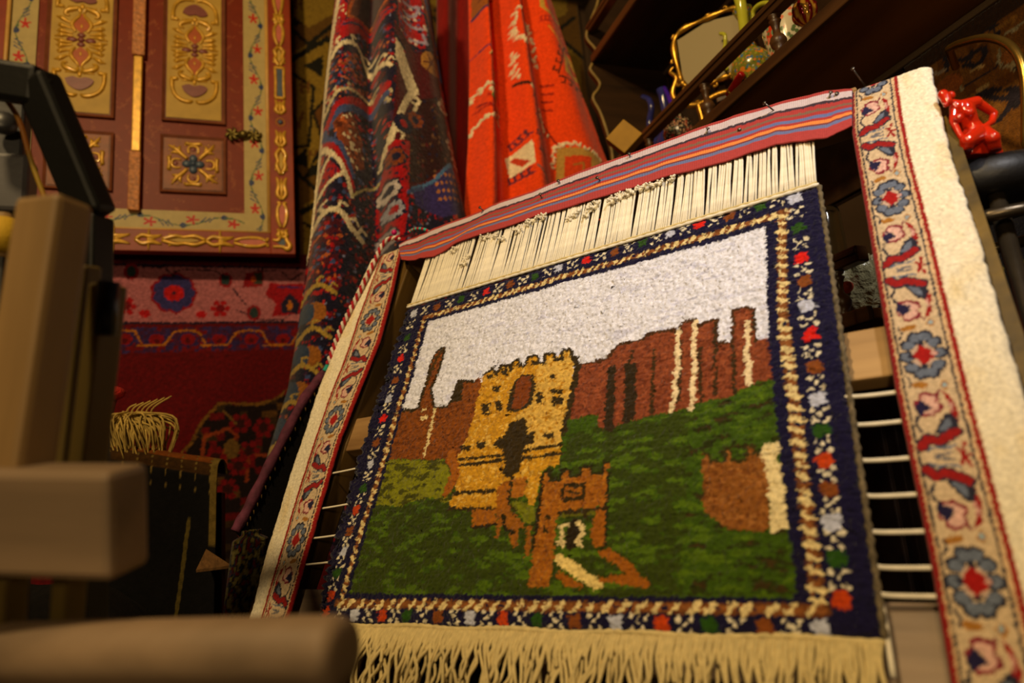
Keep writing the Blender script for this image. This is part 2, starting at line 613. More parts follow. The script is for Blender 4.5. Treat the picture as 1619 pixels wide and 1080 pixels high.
# keep of the castle
kp = A2((240, 235), (300, 200), (320, 240), (340, 190), (390, 180), (400, 212), (410, 160), (440, 150), (460, 192), (490, 182), (495, 135), (550, 130), (560, 172), (590, 167), (590, 120), (640, 115), (655, 152), (690, 147), (690, 95), (735, 90), (750, 150), (755, 210), (745, 300), (720, 430), (690, 560), (690, 650), (670, 750), (580, 770), (560, 870), (540, 970), (500, 980), (480, 900), (500, 830), (410, 820), (330, 870), (320, 1000), (50, 995), (60, 950), (90, 900), (110, 800), (100, 700), (150, 600), (200, 440), (230, 300))
cv.poly(kp, YEL)
cv.poly(A2((560, 175), (735, 100), (750, 210), (745, 300), (720, 430), (690, 560), (690, 640), (480, 660), (500, 540), (420, 470), (500, 430), (540, 330)), SND)
cv.speck(kp, [(188, 140, 36), (226, 190, 100)], 0.0038, 0.3)
cv.line(kp[:21], 0.006, OLV); cv.line(A2((765, 140), (775, 200), (750, 330), (725, 450), (700, 560)), 0.010, OLV)
for r_ in [(262, 235, 300, 258), (345, 200, 385, 240), (425, 175, 455, 195), (515, 160, 550, 182), (580, 155, 600, 175), (640, 140, 675, 160), (300, 300, 340, 335), (235, 395, 282, 465), (312, 390, 352, 440), (548, 340, 586, 402), (625, 238, 655, 262), (112, 640, 170, 668), (210, 620, 260, 655), (585, 565, 645, 598), (630, 320, 690, 345), (640, 350, 695, 410)]:
    cv.poly(A2(*rect(*r_)), OLV, keep=0.93)
cv.poly(A2(*rect(648, 345, 672, 362)), YEL)
cv.poly(A2((430, 265), (470, 232), (525, 238), (545, 300), (520, 405), (480, 432), (430, 455), (378, 445), (395, 330)), OLV)
cv.poly(A2((435, 275), (470, 242), (510, 248), (520, 300), (495, 400), (460, 425), (410, 432), (420, 330)), (136, 74, 26))
cv.poly(A2((390, 510), (480, 480), (500, 540), (490, 575), (545, 568), (530, 620), (480, 650), (460, 700), (450, 790), (380, 820), (345, 800), (370, 720), (350, 660), (300, 640), (320, 600), (370, 580)), OLV)
for p in [((110, 718), (360, 690)), ((100, 755), (250, 735), (360, 718)), ((470, 670), (690, 635)), ((465, 715), (690, 682)), ((80, 912), (310, 895)), ((50, 1000), (325, 1000))]:
    cv.line(A2(*p), 0.0055, OLV)
cv.line(A2((60, 690), (90, 800), (40, 900)), 0.018, (168, 104, 26))
cv.poly(A2((320, 870), (400, 830), (395, 980), (400, 1010), (320, 1010)), TAN)
cv.poly(A2((415, 825), (490, 815), (480, 930), (405, 940)), (176, 116, 34))
cv.line(A2((405, 820), (390, 960), (430, 1010)), 0.006, OLV)
# terrace and steps
cv.poly(A3((0, 392), (140, 392), (140, 470), (0, 485)), TAN)
cv.line(A3((0, 490), (150, 478)), 0.005, (56, 44, 14))
for p in [((130, 390), (200, 380), (290, 460), (300, 490), (265, 505), (262, 600), (230, 602), (210, 520), (170, 480), (150, 560), (128, 550), (150, 440)), ((310, 480), (345, 480), (330, 600), (310, 665), (292, 660), (312, 560))]:
    cv.poly(A3(*p), (160, 104, 30))
cv.line(A3((180, 430), (190, 500), (230, 520)), 0.006, (50, 44, 14))
cv.poly(A3((218, 350), (270, 338), (370, 382), (340, 470), (300, 460), (260, 410)), (128, 132, 24))
# gatehouse
gt = A3((400, 232), (412, 170), (440, 170), (442, 222), (500, 220), (508, 165), (552, 165), (560, 205), (615, 196), (620, 150), (672, 140), (680, 190), (738, 182), (750, 125), (778, 125), (770, 200), (762, 370), (490, 400), (480, 480), (468, 640), (440, 830), (318, 832), (345, 600), (380, 350))
cv.poly(gt, TAN); cv.speck(gt, [(148, 90, 20), (182, 124, 40)], 0.004, 0.3)
cv.line(gt[1:15], 0.005, (58, 54, 16)); cv.line(A3((395, 200), (385, 350), (350, 600)), 0.006, (60, 48, 14)); cv.line(A3((775, 190), (768, 420), (745, 600)), 0.005, (52, 50, 14))
for p in [((700, 395), (762, 388), (742, 600), (700, 605), (676, 540)), ((715, 625), (780, 608), (900, 700), (945, 760), (1010, 805), (1000, 830), (880, 822), (720, 795), (715, 770), (880, 762), (830, 710), (735, 655)), ((500, 735), (640, 830), (560, 842), (488, 770))]:
    cv.poly(A3(*p), (166, 104, 26))
cv.line(A3((520, 255), (632, 250), (628, 328), (516, 330), (520, 255)), 0.006, (64, 50, 14)); cv.line(A3((545, 292), (600, 292)), 0.005, (64, 50, 14))
cv.poly(A3(*rect(418, 418, 440, 450)), OLV); cv.poly(A3(*rect(405, 490, 432, 522)), OLV)
cv.line(A3((490, 408), (640, 400), (760, 378)), 0.005, OLV); cv.line(A3((500, 425), (640, 418), (690, 408)), 0.005, (110, 110, 24)); cv.line(A3((645, 390), (648, 440)), 0.005, OLV)
cv.ell(A3((572, 530))[0], 0.010, 0.022, (52, 40, 16))
for p in [((515, 490), (512, 560), (498, 580)), ((515, 575), (522, 592)), ((600, 470), (630, 495), (625, 540), (600, 560), (618, 590)), ((540, 478), (552, 480))]:
    cv.line(A3(*p), 0.0075, CREAM)
cv.poly(A3((468, 655), (500, 638), (590, 695), (655, 745), (700, 775), (752, 830), (700, 848), (640, 805), (560, 755), (478, 695)), (230, 208, 140))
# round tower
rt = A5((228, 140), (265, 150), (270, 192), (350, 190), (360, 110), (390, 120), (395, 190), (470, 180), (480, 98), (510, 100), (520, 150), (580, 140), (600, 250), (612, 592), (380, 582), (320, 532), (240, 472), (230, 300))
cv.poly(rt, (150, 98, 42)); cv.speck(rt, [(130, 80, 30), (168, 116, 60)], 0.004, 0.35); cv.line(rt[:12], 0.004, (70, 62, 20))
cv.poly(A5((575, 95), (660, 78), (665, 150), (640, 180), (692, 205), (702, 300), (722, 400), (738, 540), (715, 572), (618, 598), (612, 440), (600, 300), (580, 200), (558, 150)), (230, 214, 168))


out_ = np.ones(cv.X.shape, bool); m_, sl_ = cv.mask(FLD); out_[sl_] &= ~m_
cv.c[out_] = lin(NAVY)
cv.line(FLD + [FLD[0]], 0.004, NAVY)

# border: dark line, braid of cream and brown, and little squares with crosslets between
def braid(a, b, wd, n):
    a, b = np.array(a), np.array(b); d = (b - a) / n; p = np.array([-d[1], d[0]]); p /= np.linalg.norm(p)
    cv.line([a, b], wd * 0.95, (120, 76, 42)); cv.line([a, b], wd * 0.55, BRN)
    for i in range(n):
        c = a + d * (i + random.uniform(0.2, 0.5))
        k = random.uniform(0.25, 0.42)
        cv.line([c - p * wd * k, c + d * random.uniform(0.05, 0.4), c + d * 0.35 + p * wd * k], wd * random.uniform(0.36, 0.58), CREAM)
        if random.random() < 0.35:
            cv.ell(c + d * 0.6, wd * 0.22, wd * 0.16, NAVY)


braid((0.028, 0.572), (0.735, 0.583), 0.0115, 46)
braid((0.724, 0.585), (0.721, 0.40), 0.0135, 12); braid((0.721, 0.40), (0.746, 0.025), 0.0150, 25)
braid((0.022, 0.572), (0.030, 0.33), 0.0100, 15); braid((0.030, 0.33), (0.036, 0.012), 0.0115, 21)
braid((0.030, 0.010), (0.750, 0.025), 0.0135, 34)
B_, G_, R_, W_, O_ = (142, 84, 36), (52, 92, 26), (216, 40, 26), (196, 200, 220), (196, 78, 22)


def sq(c, col, k=0.0085):
    c = np.asarray(c, float)
    p = [c + np.array([math.cos(i * math.pi / 4 + 0.2), math.sin(i * math.pi / 4 + 0.2)]) * k * (1.25 if i % 2 else 0.95) for i in range(8)]
    cv.poly(p, col)


def crosslet(c, k=0.0070):
    for i, j in ((1, 1), (1, -1), (-1, 1), (-1, -1), (0, 0.1)):
        cv.ell((c[0] + i * k * (0.8 + 0.4 * random.random()), c[1] + j * k * (0.8 + 0.4 * random.random())), 0.0034, 0.0027, (226, 218, 196), random.random() * 3)


def run(pts, cols, k=0.0085):
    for p, c in zip(pts, cols):
        sq(p, c, k)
    for p, q in zip(pts[:-1], pts[1:]):
        crosslet(((p[0] + q[0]) / 2, (p[1] + q[1]) / 2))


tsl = [.592, .529, .479, .429, .387, .344, .293, .252, .205, .166, .128, .092, .057, .021]
run([(-0.013 + 0.022 * (0.59 - t) / 0.57, t) for t in tsl], [W_, G_, R_, B_, W_, R_, B_, W_, G_, O_, B_, W_, G_, O_])
ssl = [-.013, .05, .112, .174, .232, .287, .338, .395, .449, .500, .550, .599, .647, .694, .744]
run([(s, 0.590 + 0.021 * s / 0.7) for s in ssl], [W_, B_, G_, R_, B_, G_, W_, R_, B_, G_, W_, R_, B_, G_, W_])
tsr = [.606, .545, .490, .448, .406, .360, .312, .266, .224, .187, .152, .114, .077, .035]
run([(0.744 + 0.023 * (0.6 - t) / 0.56, t) for t in tsr], [W_, G_, R_, B_, W_, R_, B_, W_, G_, O_, B_, W_, G_, O_], 0.0095)
ssb = [.009, .075, .134, .187, .245, .303, .357, .410, .465, .521, .579, .633, .692, .746]
run([(s, -0.006 + 0.013 * s / 0.75) for s in ssb], [O_, W_, O_, G_, B_, W_, O_, G_, B_, W_, O_, G_, B_, W_], 0.009)

rug = thing('castle_rug', 'knotted pile rug picturing a yellow castle on green hills', 'rug', RP(0.38, -0.03))
NU, NV = 440, 345
a_, b_ = np.meshgrid(np.linspace(0, 1, NU), np.linspace(0, 1, NV))
cBL, cBR, cTL, cTR = np.array([-.015, -.020]), np.array([.800, .000]), np.array([-.042, .612]), np.array([.776, .620])
S = (cBL[0] * (1 - a_) + cBR[0] * a_) * (1 - b_) + (cTL[0] * (1 - a_) + cTR[0] * a_) * b_
T = (cBL[1] * (1 - a_) + cBR[1] * a_) * (1 - b_) + (cTL[1] * (1 - a_) + cTR[1] * a_) * b_
S = S - 0.012 * np.sin(np.pi * b_) * (1 - a_) ** 3                     # the left edge bellies out
edge = np.minimum(np.minimum(a_, 1 - a_) * 0.81, np.minimum(b_, 1 - b_) * 0.63)
ef = np.clip(edge / 0.008, 0, 1)
jx = (vnoise(S * 520, T * 520) - 0.5) * 0.0042; jy = (vnoise(S * 520 + 90, T * 520 + 40) - 0.5) * 0.0036
C, _ = cv.samp(S + jx, T + jy)
C = C ** 1.18
C = C * (0.86 + 0.28 * vnoise(S * 330 + 7, T * 420)[..., None])
row = 0.5 + 0.5 * np.cos(T * 2 * np.pi / 0.0062 + 4 * vnoise(S * 30, T * 30))
H = 0.006 * np.sqrt(ef) + 0.0046 * (fbm(S * 300, T * 330, 2) - 0.5) + 0.003 * (fbm(S * 60, T * 150, 2) - 0.5) + 0.0007 * row + 0.006 * (fbm(S * 14, T * 14) - 0.5)
S2 = S + (vnoise(S * 300 + 3, T * 300) - 0.5) * 0.005 + np.where(a_ < 0.02, (vnoise(T * 160, S * 0 + 5) - 0.5) * 0.016, 0)
T2 = T + (vnoise(S * 300 + 50, T * 300 + 9) - 0.5) * 0.003
wool = mat_attr('wool_pile', bscale=480, bstr=0.5, var=0.2, bdist=0.003)
grid('pile', RP(S2, T2, H), C, wool, rug, thick=0.006)

# warp threads above the knotting, each its own piece
cotton = mat('cotton_warp', (240, 232, 212), 0.9, var=0.12, vscale=60, bump=0.3, bscale=900)
cotton_y = mat('cotton_cord', (214, 194, 138), 0.9, var=0.15, vscale=80, bump=0.4, bscale=700)
NW = 226
for i in range(NW):
    k = i / (NW - 1)
    s0 = -0.036 + k * 0.808 + random.uniform(-.0012, .0012); s1 = s0 + 0.004 - 0.001 * k + random.uniform(-.004, .004)
    tb = 0.620 + 0.004 * k
    tt = 0.772 - 0.035 * k + 0.004 * math.sin(k * 19)
    z = random.uniform(-0.0015, 0.0015)
    p = [RP(s0, tb, 0.003), RP((s0 + s1) / 2 + random.uniform(-.0008, .0008), (tb + tt) / 2, 0.003 + z), RP(s1, tt, 0.004 + z)]
    tube('warp_thread', smooth(p, 2), random.uniform(0.0017, 0.0023), cotton, rug, 6)
# cords along the ends and the selvedge
ts_ = np.linspace(0, 1, 120)
tube('end_cord', RP(-0.045 + 0.82 * ts_, 0.6215 + 0.005 * ts_ + 0.0006 * np.sin(ts_ * 190), 0.005 + 0 * ts_), 0.0022, cotton_y, rug, 6)
tube('end_cord', RP(-0.045 + 0.822 * ts_, 0.617 + 0.006 * ts_, 0.004 + 0 * ts_), 0.0030 + 0.0008 * np.sin(ts_ * 300), cotton, rug, 6)
selv = mat('selvedge_wool', (104, 92, 70), 0.95, var=0.5, vscale=120, bump=0.5, bscale=500)
tube('selvedge', RP(0.777 + 0.025 * (1 - ts_), 0.003 + 0.617 * ts_, 0.002 + 0 * ts_), 0.0035 + 0.0012 * np.sin(ts_ * 260), selv, rug, 7)
tube('end_cord', RP(-0.018 + 0.82 * ts_, -0.022 + 0.022 * ts_ + 0.0016 * np.sin(ts_ * 30), 0.003 + 0 * ts_), 0.0036 + 0.0008 * np.sin(ts_ * 400), cotton_y, rug, 7)


# cut yarn ends knotted into the warp
def tuft(s, t, k):
    parts = []
    c = RP(s, t, 0.006)
    for i in range(9):
        d = RH * random.uniform(-1, 1) + RU * random.uniform(-0.3, 1) + RN * random.uniform(0.2, 1.0)
        d /= np.linalg.norm(d)
        e = c + d * k * random.uniform(0.6, 1.1)
        mid = (c + e) / 2 + RH * random.uniform(-.3, .3) * k + RU * 0.2 * k
        parts.append(tube_vf(smooth([c, mid, e], 2), [0.0016] * 4 + [0.0022], 5))
    parts.append(ball_vf(c + RN * 0.002, k * 0.32, 8, 5))
    V, Fc = join_vf(parts)
    obj('yarn_tuft', V, Fc, cotton, rug)


for px, py in [(722, 402), (742, 412), (738, 422), (770, 382), (786, 380), (797, 383), (824, 370), (838, 360), (848, 354), (862, 350), (905, 352), (914, 346), (918, 340), (932, 346), (938, 336), (945, 333), (972, 324), (985, 318), (996, 313), (1004, 309), (1016, 306), (1026, 302), (1036, 300), (1046, 296), (1066, 290)]:
    s, t = st(px, py); tuft(s, t, random.uniform(0.010, 0.016))

# fringe along the lower end
for i in range(190):
    k = i / 189
    s0 = -0.005 + k * 0.803
    tb = -0.024 + 0.022 * k
    L = random.uniform(0.06, 0.12)
    wob = 0.020 * (1 - 0.65 * k)
    pts = [RP(s0, tb, 0.003), RP(s0 + random.uniform(-.001, .001), tb - 0.012, 0.008),
           RP(s0 + random.uniform(-.0015, .0015), tb - 0.026, 0.009 + random.uniform(0, .004))]
    q = pts[-1].copy()
    for j in range(5):
        q = q + RH * random.uniform(-wob, wob) * 0.7 + RN * random.uniform(-.004, .005) - np.array([0.007, 0.005, L / 5.0])
        pts.append(q.copy())
    tube('fringe_strand', smooth(pts, 3), np.linspace(0.0027, 0.0016, 22) * random.uniform(0.85, 1.2), cotton_y, rug, 6)

# lacing cords that stretch the rug to the frame
for t in (.268, .231, .187, .146, .107, .071, .044):
    tube('lacing_cord', smooth([RP(0.785 + 0.017 * (0.27 - t) / 0.25, t, 0.0), RP(0.815, t - 0.001, -0.002), RP(0.875, t, -0.004)], 6), 0.0026, cotton, rug, 6)
for t in (.248, .178, .122, .075):
    tube('lacing_cord', smooth([RP(-0.03, t + 0.002, 0.0), RP(-0.07, t, -0.002), RP(-0.14, t - 0.003, -0.004)], 6), 0.0018, cotton, rug, 6)
tube('lacing_cord', smooth([RP(0.795, 0.066, -0.001), RP(0.802, 0.03, -0.001), RP(0.805, -0.03, -0.002)], 6), 0.003, cotton, rug, 6)

# ------------------------------------------------------------------ border strips wrapped on the posts
FIELD = (208, 184, 152); SR = (150, 26, 26); DK = (42, 42, 58); SBL = (104, 114, 136); PNK = (206, 158, 150); OCH = (166, 112, 44)


def strip_canvas(per, phase, length, margin_in, fl, total, mirror):
    """u: metres across from the inner edge (toward the rug) to the outer edge; v: metres from the top"""
    c = Cv(0, -0.02, total, length + 0.02, 0.0011, (242, 232, 208))
    c.poly(rect(0, -0.02, fl, length + 0.02), FIELD)
    for u0, u1, col in [(0, 0.006, SR), (0.006, 0.0085, (214, 180, 140)), (0.0085, 0.0108, DK), (fl - 0.0115, fl - 0.009, DK), (fl - 0.009, fl - 0.0065, (214, 180, 140)), (fl - 0.0065, fl - 0.0015, SR)]:
        c.poly(rect(u0, -0.02, u1, length + 0.02), col)
    a, b = 0.012, fl - 0.012; W = b - a
    n = int(length / per) + 3
    for k in range(-1, n):
        v0 = phase + k * per
        U = lambda u: a + (u if not mirror else u) * W
        Q = lambda u, v: (U(u), v0 + v * per)
        # blossom
        for i in range(10):
            th = i * 2 * math.pi / 10
            c.ell(Q(0.48 + 0.36 * math.cos(th), 0.105 * math.sin(th)), 0.0078, 0.0078, DK)
        for i in range(10):
            th = i * 2 * math.pi / 10
            c.ell(Q(0.48 + 0.35 * math.cos(th), 0.10 * math.sin(th)), 0.0056, 0.0056, SBL)
        c.ell(Q(0.48, 0), W * 0.25, per * 0.062, (196, 168, 150))
        for du, dv in ((0.26, 0), (-0.26, 0), (0, 0.06), (0, -0.06)):
            c.ell(Q(0.48 + du, dv), 0.0032, 0.0032, DK)
        c.poly([Q(0.26, 0), Q(0.45, -0.055), Q(0.66, -0.02), Q(0.74, 0.0), Q(0.66, 0.03), Q(0.45, 0.055)], (164, 24, 22))
        c.ell(Q(0.72, 0.0), 0.003, 0.003, PNK)
        for sg, off in ((1, 0.0), (-1, 1.0)):
            q = lambda u, v: Q(u, off + sg * v)
            c.line([q(0.02, 0.10), q(0.10, 0.13), q(0.06, 0.16)], 0.0020, DK)
            c.ell(q(0.28, 0.155), W * 0.19, per * 0.016, OCH, 0.18 * sg)
            c.poly([q(0.78, 0.14), q(0.90, 0.165), q(0.78, 0.195), q(0.68, 0.165)], OCH); c.poly([q(0.78, 0.15), q(0.86, 0.165), q(0.78, 0.185), q(0.72, 0.165)], (150, 170, 182))
            # tulip
            c.line([q(0.46, 0.21), q(0.58, 0.215), q(0.66, 0.19)], 0.0020, (120, 50, 60))
            for du, dv in ((-0.13, 0), (0, -0.035), (0.13, -0.028), (0.18, 0.018), (0.03, 0.036), (-0.08, 0.034)):
                c.ell(q(0.34 + du, 0.252 + dv), 0.0066, 0.0066, (132, 40, 54))
            for du, dv in ((-0.10, 0), (0, -0.026), (0.10, -0.020), (0.14, 0.014), (0.03, 0.028), (-0.06, 0.026)):
                c.ell(q(0.34 + du, 0.252 + dv), 0.0050, 0.0050, (220, 176, 164))
            c.poly([q(0.06, 0.270), q(0.22, 0.225), q(0.34, 0.25), q(0.44, 0.280), q(0.24, 0.290), q(0.14, 0.315)], (34, 30, 66))
            c.line([q(0.08, 0.31), q(0.03, 0.345), q(0.12, 0.385)], 0.0028, DK)
            # red stalk, slate leaf and wavy ribbon
            c.poly([q(0.70, 0.19), q(0.86, 0.22), q(0.94, 0.30), q(0.88, 0.37), q(0.72, 0.35), q(0.80, 0.27)], SR); c.poly([q(0.80, 0.24), q(0.87, 0.26), q(0.86, 0.305), q(0.80, 0.295)], PNK)
            c.poly([q(0.78, 0.300), q(0.90, 0.34), q(0.82, 0.415), q(0.36, 0.395), q(0.62, 0.315)], DK); c.poly([q(0.74, 0.325), q(0.73, 0.390), q(0.45, 0.385), q(0.65, 0.33)], SBL)
            c.line([q(0.04, 0.450), q(0.20, 0.415), q(0.42, 0.430), q(0.62, 0.410), q(0.80, 0.390)], 0.0128, DK)
            c.line([q(0.04, 0.450), q(0.20, 0.415), q(0.42, 0.430), q(0.62, 0.410), q(0.80, 0.390)], 0.0088, SR)
            c.line([q(0.14, 0.470), q(0.30, 0.458), q(0.56, 0.463), q(0.72, 0.45)], 0.0026, SBL)
            c.line([q(0.28, 0.495), q(0.62, 0.487)], 0.0032, (110, 108, 116))
        for du, dv in ((0.06, -0.055), (0.14, 0.0), (0.08, 0.05), (-0.08, -0.03), (-0.08, 0.035)):
            c.line([Q(0.84, 0.5), Q(0.84 + du, 0.5 + dv)], 0.0030, SR)
    return c


def interp(keys, v):
    k = np.array(keys, float)
    return np.interp(v, k[:, 0][::-1], k[:, 1][::-1]) if k[0, 0] > k[-1, 0] else np.interp(v, k[:, 0], k[:, 1])


def strip(name, label, inner, outer, ttop, tbot, per, phase, fl, total, flip):
    length = ttop - tbot
    c = strip_canvas(per, phase, length, 0, fl, total, flip)
    nu, nv = int(total / 0.0014), int(length / 0.0016)
    u_, v_ = np.meshgrid(np.linspace(0, total, nu), np.linspace(0, length, nv))
    t_ = ttop - v_
    si = interp(inner, t_); so = interp(outer, t_)
    s_ = si + (so - si) * u_ / total
    rag = (fbm(v_ * 90, v_ * 0 + 3) - 0.5) * 0.004 * (u_ / total) ** 6 * np.sign(so - si)
    jx = (vnoise(u_ * 700, v_ * 700) - 0.5) * 0.0018
    Cc, _ = c.samp(u_ + jx, v_ + jx)
    Cc = Cc * (0.88 + 0.24 * vnoise(u_ * 400, v_ * 500)[..., None])
    stain = np.clip((fbm(u_ * 40 + 3, v_ * 25, 3) - 0.5) * 3, 0, 1) * (u_ > fl)
    Cc = Cc * (1 - stain[..., None] * np.array([0.08, 0.16, 0.34]))
    flat = np.clip(np.minimum(u_, total - u_) / 0.012, 0, 1)
    o_ = 0.001 + 0.009 * np.sqrt(flat) + 0.0016 * (fbm(u_ * 300, v_ * 300, 2) - 0.5) + 0.004 * (fbm(u_ * 15, v_ * 12) - 0.5)
    # the upper end rolls back over the post
    back = np.clip((0.035 - v_) / 0.035, 0, 1)
    o_ = o_ - 0.030 * back ** 2; t2 = t_ - 0.010 * back ** 2
    P = RP(s_ + rag, t2, o_)
    if so.mean() < si.mean():
        P = P[:, ::-1]; Cc = Cc[:, ::-1]
    P = P[::-1]; Cc = Cc[::-1]
    return tag(grid(name, P, Cc, mat_attr('strip_wool', bscale=700, bstr=0.5, var=0.16, bdist=0.0015), None, 0.005), label, 'carpet strip', 'carpet border strips on the loom posts')


strip('carpet_border_strip', 'cream floral carpet border strip with white margin beside the red figurine',
      [(.82, .834), (.71, .827), (.27, .838), (.08, .848), (-.15, .852)], [(.82, .940), (.62, .938), (.48, .945), (.23, .952), (.0, .962), (-.15, .965)],
      0.822, -0.15, 0.250, 0.018, 0.066, 0.108, False)
strip('carpet_border_strip', 'cream floral carpet border strip with white margin beside the striped rope',
      [(.82, -.135), (.68, -.112), (.542, -.098), (.43, -.104), (.321, -.112), (.131, -.094), (0, -.083), (-.12, -.078)],
      [(.84, -.236), (.63, -.252), (.444, -.245), (.226, -.226), (.076, -.206), (0, -.188), (-.12, -.180)],
      0.838, -0.12, 0.246, 0.232, 0.079, 0.130, True)

# ------------------------------------------------------------------ striped woven band over the top beam
bt = np.array([(-.142, .826), (-.080, .840), (-.019, .841), (.105, .843), (.158, .848), (.256, .846), (.401, .853), (.532, .851), (.638, .849), (.723, .841), (.80, .826), (.836, .806)])
bb = np.array([(-.110, .765), (-.060, .748), (-.006, .742), (.069, .760), (.179, .757), (.272, .755), (.414, .748), (.539, .742), (.639, .732), (.721, .731), (.795, .706), (.828, .716)])
STR = [(0.00, (128, 96, 88)), (0.07, (168, 62, 60)), (0.15, (206, 190, 200)), (0.30, (66, 50, 62)), (0.35, (172, 62, 62)), (0.43, (128, 98, 84)), (0.48, (172, 60, 60)), (0.55, (104, 116, 170)), (0.61, (172, 60, 58)), (0.66, (232, 140, 74)), (0.72, (120, 60, 64)), (0.75, (108, 118, 166)), (0.82, (176, 68, 68)), (1.01, None)]
nu, nv = 560, 64
k_, w_ = np.meshgrid(np.linspace(0, 1, nu), np.linspace(0, 1, nv))
sk = np.linspace(0, 1, len(bt))
st_, tt_ = np.interp(k_, sk, bt[:, 0]), np.interp(k_, sk, bt[:, 1])
sb_, tb_ = np.interp(k_, sk, bb[:, 0]), np.interp(k_, sk, bb[:, 1])
S = st_ * (1 - w_) + sb_ * w_; T = tt_ * (1 - w_) + tb_ * w_
Cb = np.zeros((nv, nu, 3))
wj = w_ + 0.006 * (vnoise(k_ * 160, w_ * 3) - 0.5)
for (w0, col), (w1, _) in zip(STR[:-1], STR[1:]):
    Cb[(wj >= w0) & (wj < w1)] = lin(col)
Cb *= (0.86 + 0.2 * (np.arange(nu) % 2))[None, :, None]
ribs = 0.0006 * (np.arange(nu) % 2)[None, :]
fold = 0.005 * (fbm(k_ * 26 + w_ * 1.5, w_ * 2.0) - 0.5) + 0.003 * np.sin(k_ * 40 + w_ * 3) * (1 - k_) ** 2
O = 0.012 + ribs + fold - 0.020 * np.clip((0.10 - w_) / 0.10, 0, 1) ** 2
P = RP(S, T - 0.0 * O, O)
tag(grid('striped_woven_band', P[::-1], Cb[::-1], mat_attr('band_weave', bscale=900, bstr=0.25, var=0.08, sheen=0.1), None, 0.0025),
    'red, blue and orange striped woven band nailed along the top of the loom', 'woven band')
steel = mat('nail_steel', (120, 112, 104), 0.35, 0.9, 0.2)
for hx, hy, bx, by in [(1208.5, 163, 1230, 182), (1313.5, 146, 1309, 168), (1119, 203, 1115, 226), (994.5, 243, 999, 254), (1169, 205, 1172, 209), (882.6, 286, 889, 296), (854, 307, 860, 321), (758.6, 328, 770, 339), (1348, 109, 1363, 131), (1323, 148, 1321, 158), (944, 281, 955, 292)]:
    s, t = st(bx, by)
    base = RP(s, t, 0.004); dd = float((base - CAM) @ (-M[2]))
    head = atd(hx, hy, dd - 0.012)
    d = head - base; L = np.linalg.norm(d); d /= L
    V, Fc = join_vf([tube_vf([base - d * 0.012, head], 0.0013, 8), tube_vf([head - d * 0.0008, head + d * 0.0012], 0.0032, 10)])
    obj('nail', V, Fc, steel, loom)

# ------------------------------------------------------------------ twisted rope, purple pompom and beads at the upper left corner
rp_ = smooth([RP(*st(640, 383), 0.018), RP(*st(618, 392), 0.022), RP(*st(596, 432), 0.020), RP(*st(572, 478), 0.018), RP(*st(545, 530), 0.016), RP(*st(522, 580), 0.008)], 40)
rope = thing('twisted_rope', 'red and white twisted rope lying along the cream carpet strip', 'rope', rp_[-1])
Tn = np.gradient(rp_, axis=0); Tn /= np.linalg.norm(Tn, axis=1)[:, None]
sd = np.cross(Tn, RN); sd /= np.linalg.norm(sd, axis=1)[:, None]; up_ = np.cross(sd, Tn)
arc = np.concatenate([[0], np.cumsum(np.linalg.norm(np.diff(rp_, axis=0), axis=1))])
for q, (m_, nm) in enumerate(((mat('rope_red', (176, 22, 40), 0.85), 'red_strand'), (mat('rope_white', (226, 214, 206), 0.85), 'white_strand'))):
    ph = arc * 2 * math.pi / 0.022 + q * math.pi
    tube(nm, rp_ + 0.0030 * (np.cos(ph)[:, None] * sd + np.sin(ph)[:, None] * up_), 0.0034, m_, rope, 7)
cap = rp_[-1] - RU * 0.003
tube('knot', smooth([rp_[-2], cap, cap - RU * 0.012 - RH * 0.003], 4), 0.0046, mat('turquoise_yarn', (40, 150, 140), 0.9), rope, 8)
bd = thing('bead_string', 'magenta bead and turquoise and red cord at the corner of the loom', 'beads', RP(*st(633, 380), 0.02))
V, Fc = ball_vf(RP(*st(632, 376), 0.02), 0.0068, 14, 10); obj('bead', V, Fc, mat('magenta_bead', (190, 20, 110), 0.4), bd)
bp_ = smooth([RP(*st(650, 372), 0.01), RP(*st(656, 368), 0.01), RP(*st(664, 366), 0.01), RP(*st(674, 366), 0.008), RP(*st(682, 368), 0.0)], 3)
for i in range(len(bp_) - 1):
    tube('cord_segment', bp_[i:i + 2], 0.0036, mat('turquoise_cord', (60, 180, 176), 0.7) if i % 2 else MATS['rope_red'], bd, 8)

# ------------------------------------------------------------------ painted shutters in a frame, hung on the back wall
DY = 2.19                                                   # front face of the outer frame
DX = lambda px, py: aty(px, py, DY)[[0, 2]]
xr = DX(465, 300)[0]; zb = DX(330, 399)[1]                  # right and lower edge of the frame
door = thing('painted_shutters', 'red and gold painted double shutters with raised scrollwork, in a frame', 'shutters', (xr - 0.45, DY, zb))
paint_red = mat('paint_red', (126, 42, 9), 0.45, var=0.22, vscale=14, bump=0.12, spec=0.25)
paint_dark = mat('paint_dark_red', (120, 44, 24), 0.45, var=0.25, vscale=10, bump=0.12, spec=0.25)
paint_gold = mat('paint_gold', (186, 140, 40), 0.38, var=0.25, vscale=60, bump=0.15, coat=0.3, metal=0.25)
paint_ochre = mat('paint_ochre', (172, 138, 58), 0.5, var=0.14, vscale=16, bump=0.1, spec=0.2)
paint_mauve = mat('paint_mauve', (116, 60, 52), 0.4, var=0.15, vscale=40, spec=0.3)
paint_orange = mat('paint_orange', (160, 74, 22), 0.45, var=0.15, vscale=30, spec=0.25)
paint_slate = mat('paint_slate', (62, 74, 92), 0.4, var=0.2, vscale=50, spec=0.3)
paint_pink = mat('paint_pink', (176, 92, 76), 0.45, var=0.15, vscale=40, spec=0.25)
paint_cream = mat('paint_cream', (222, 202, 150), 0.45, var=0.1)
gilt = mat('gilt_moulding', (190, 146, 76), 0.35, var=0.12, vscale=25, spec=0.3)
ZT = zb + 1.30
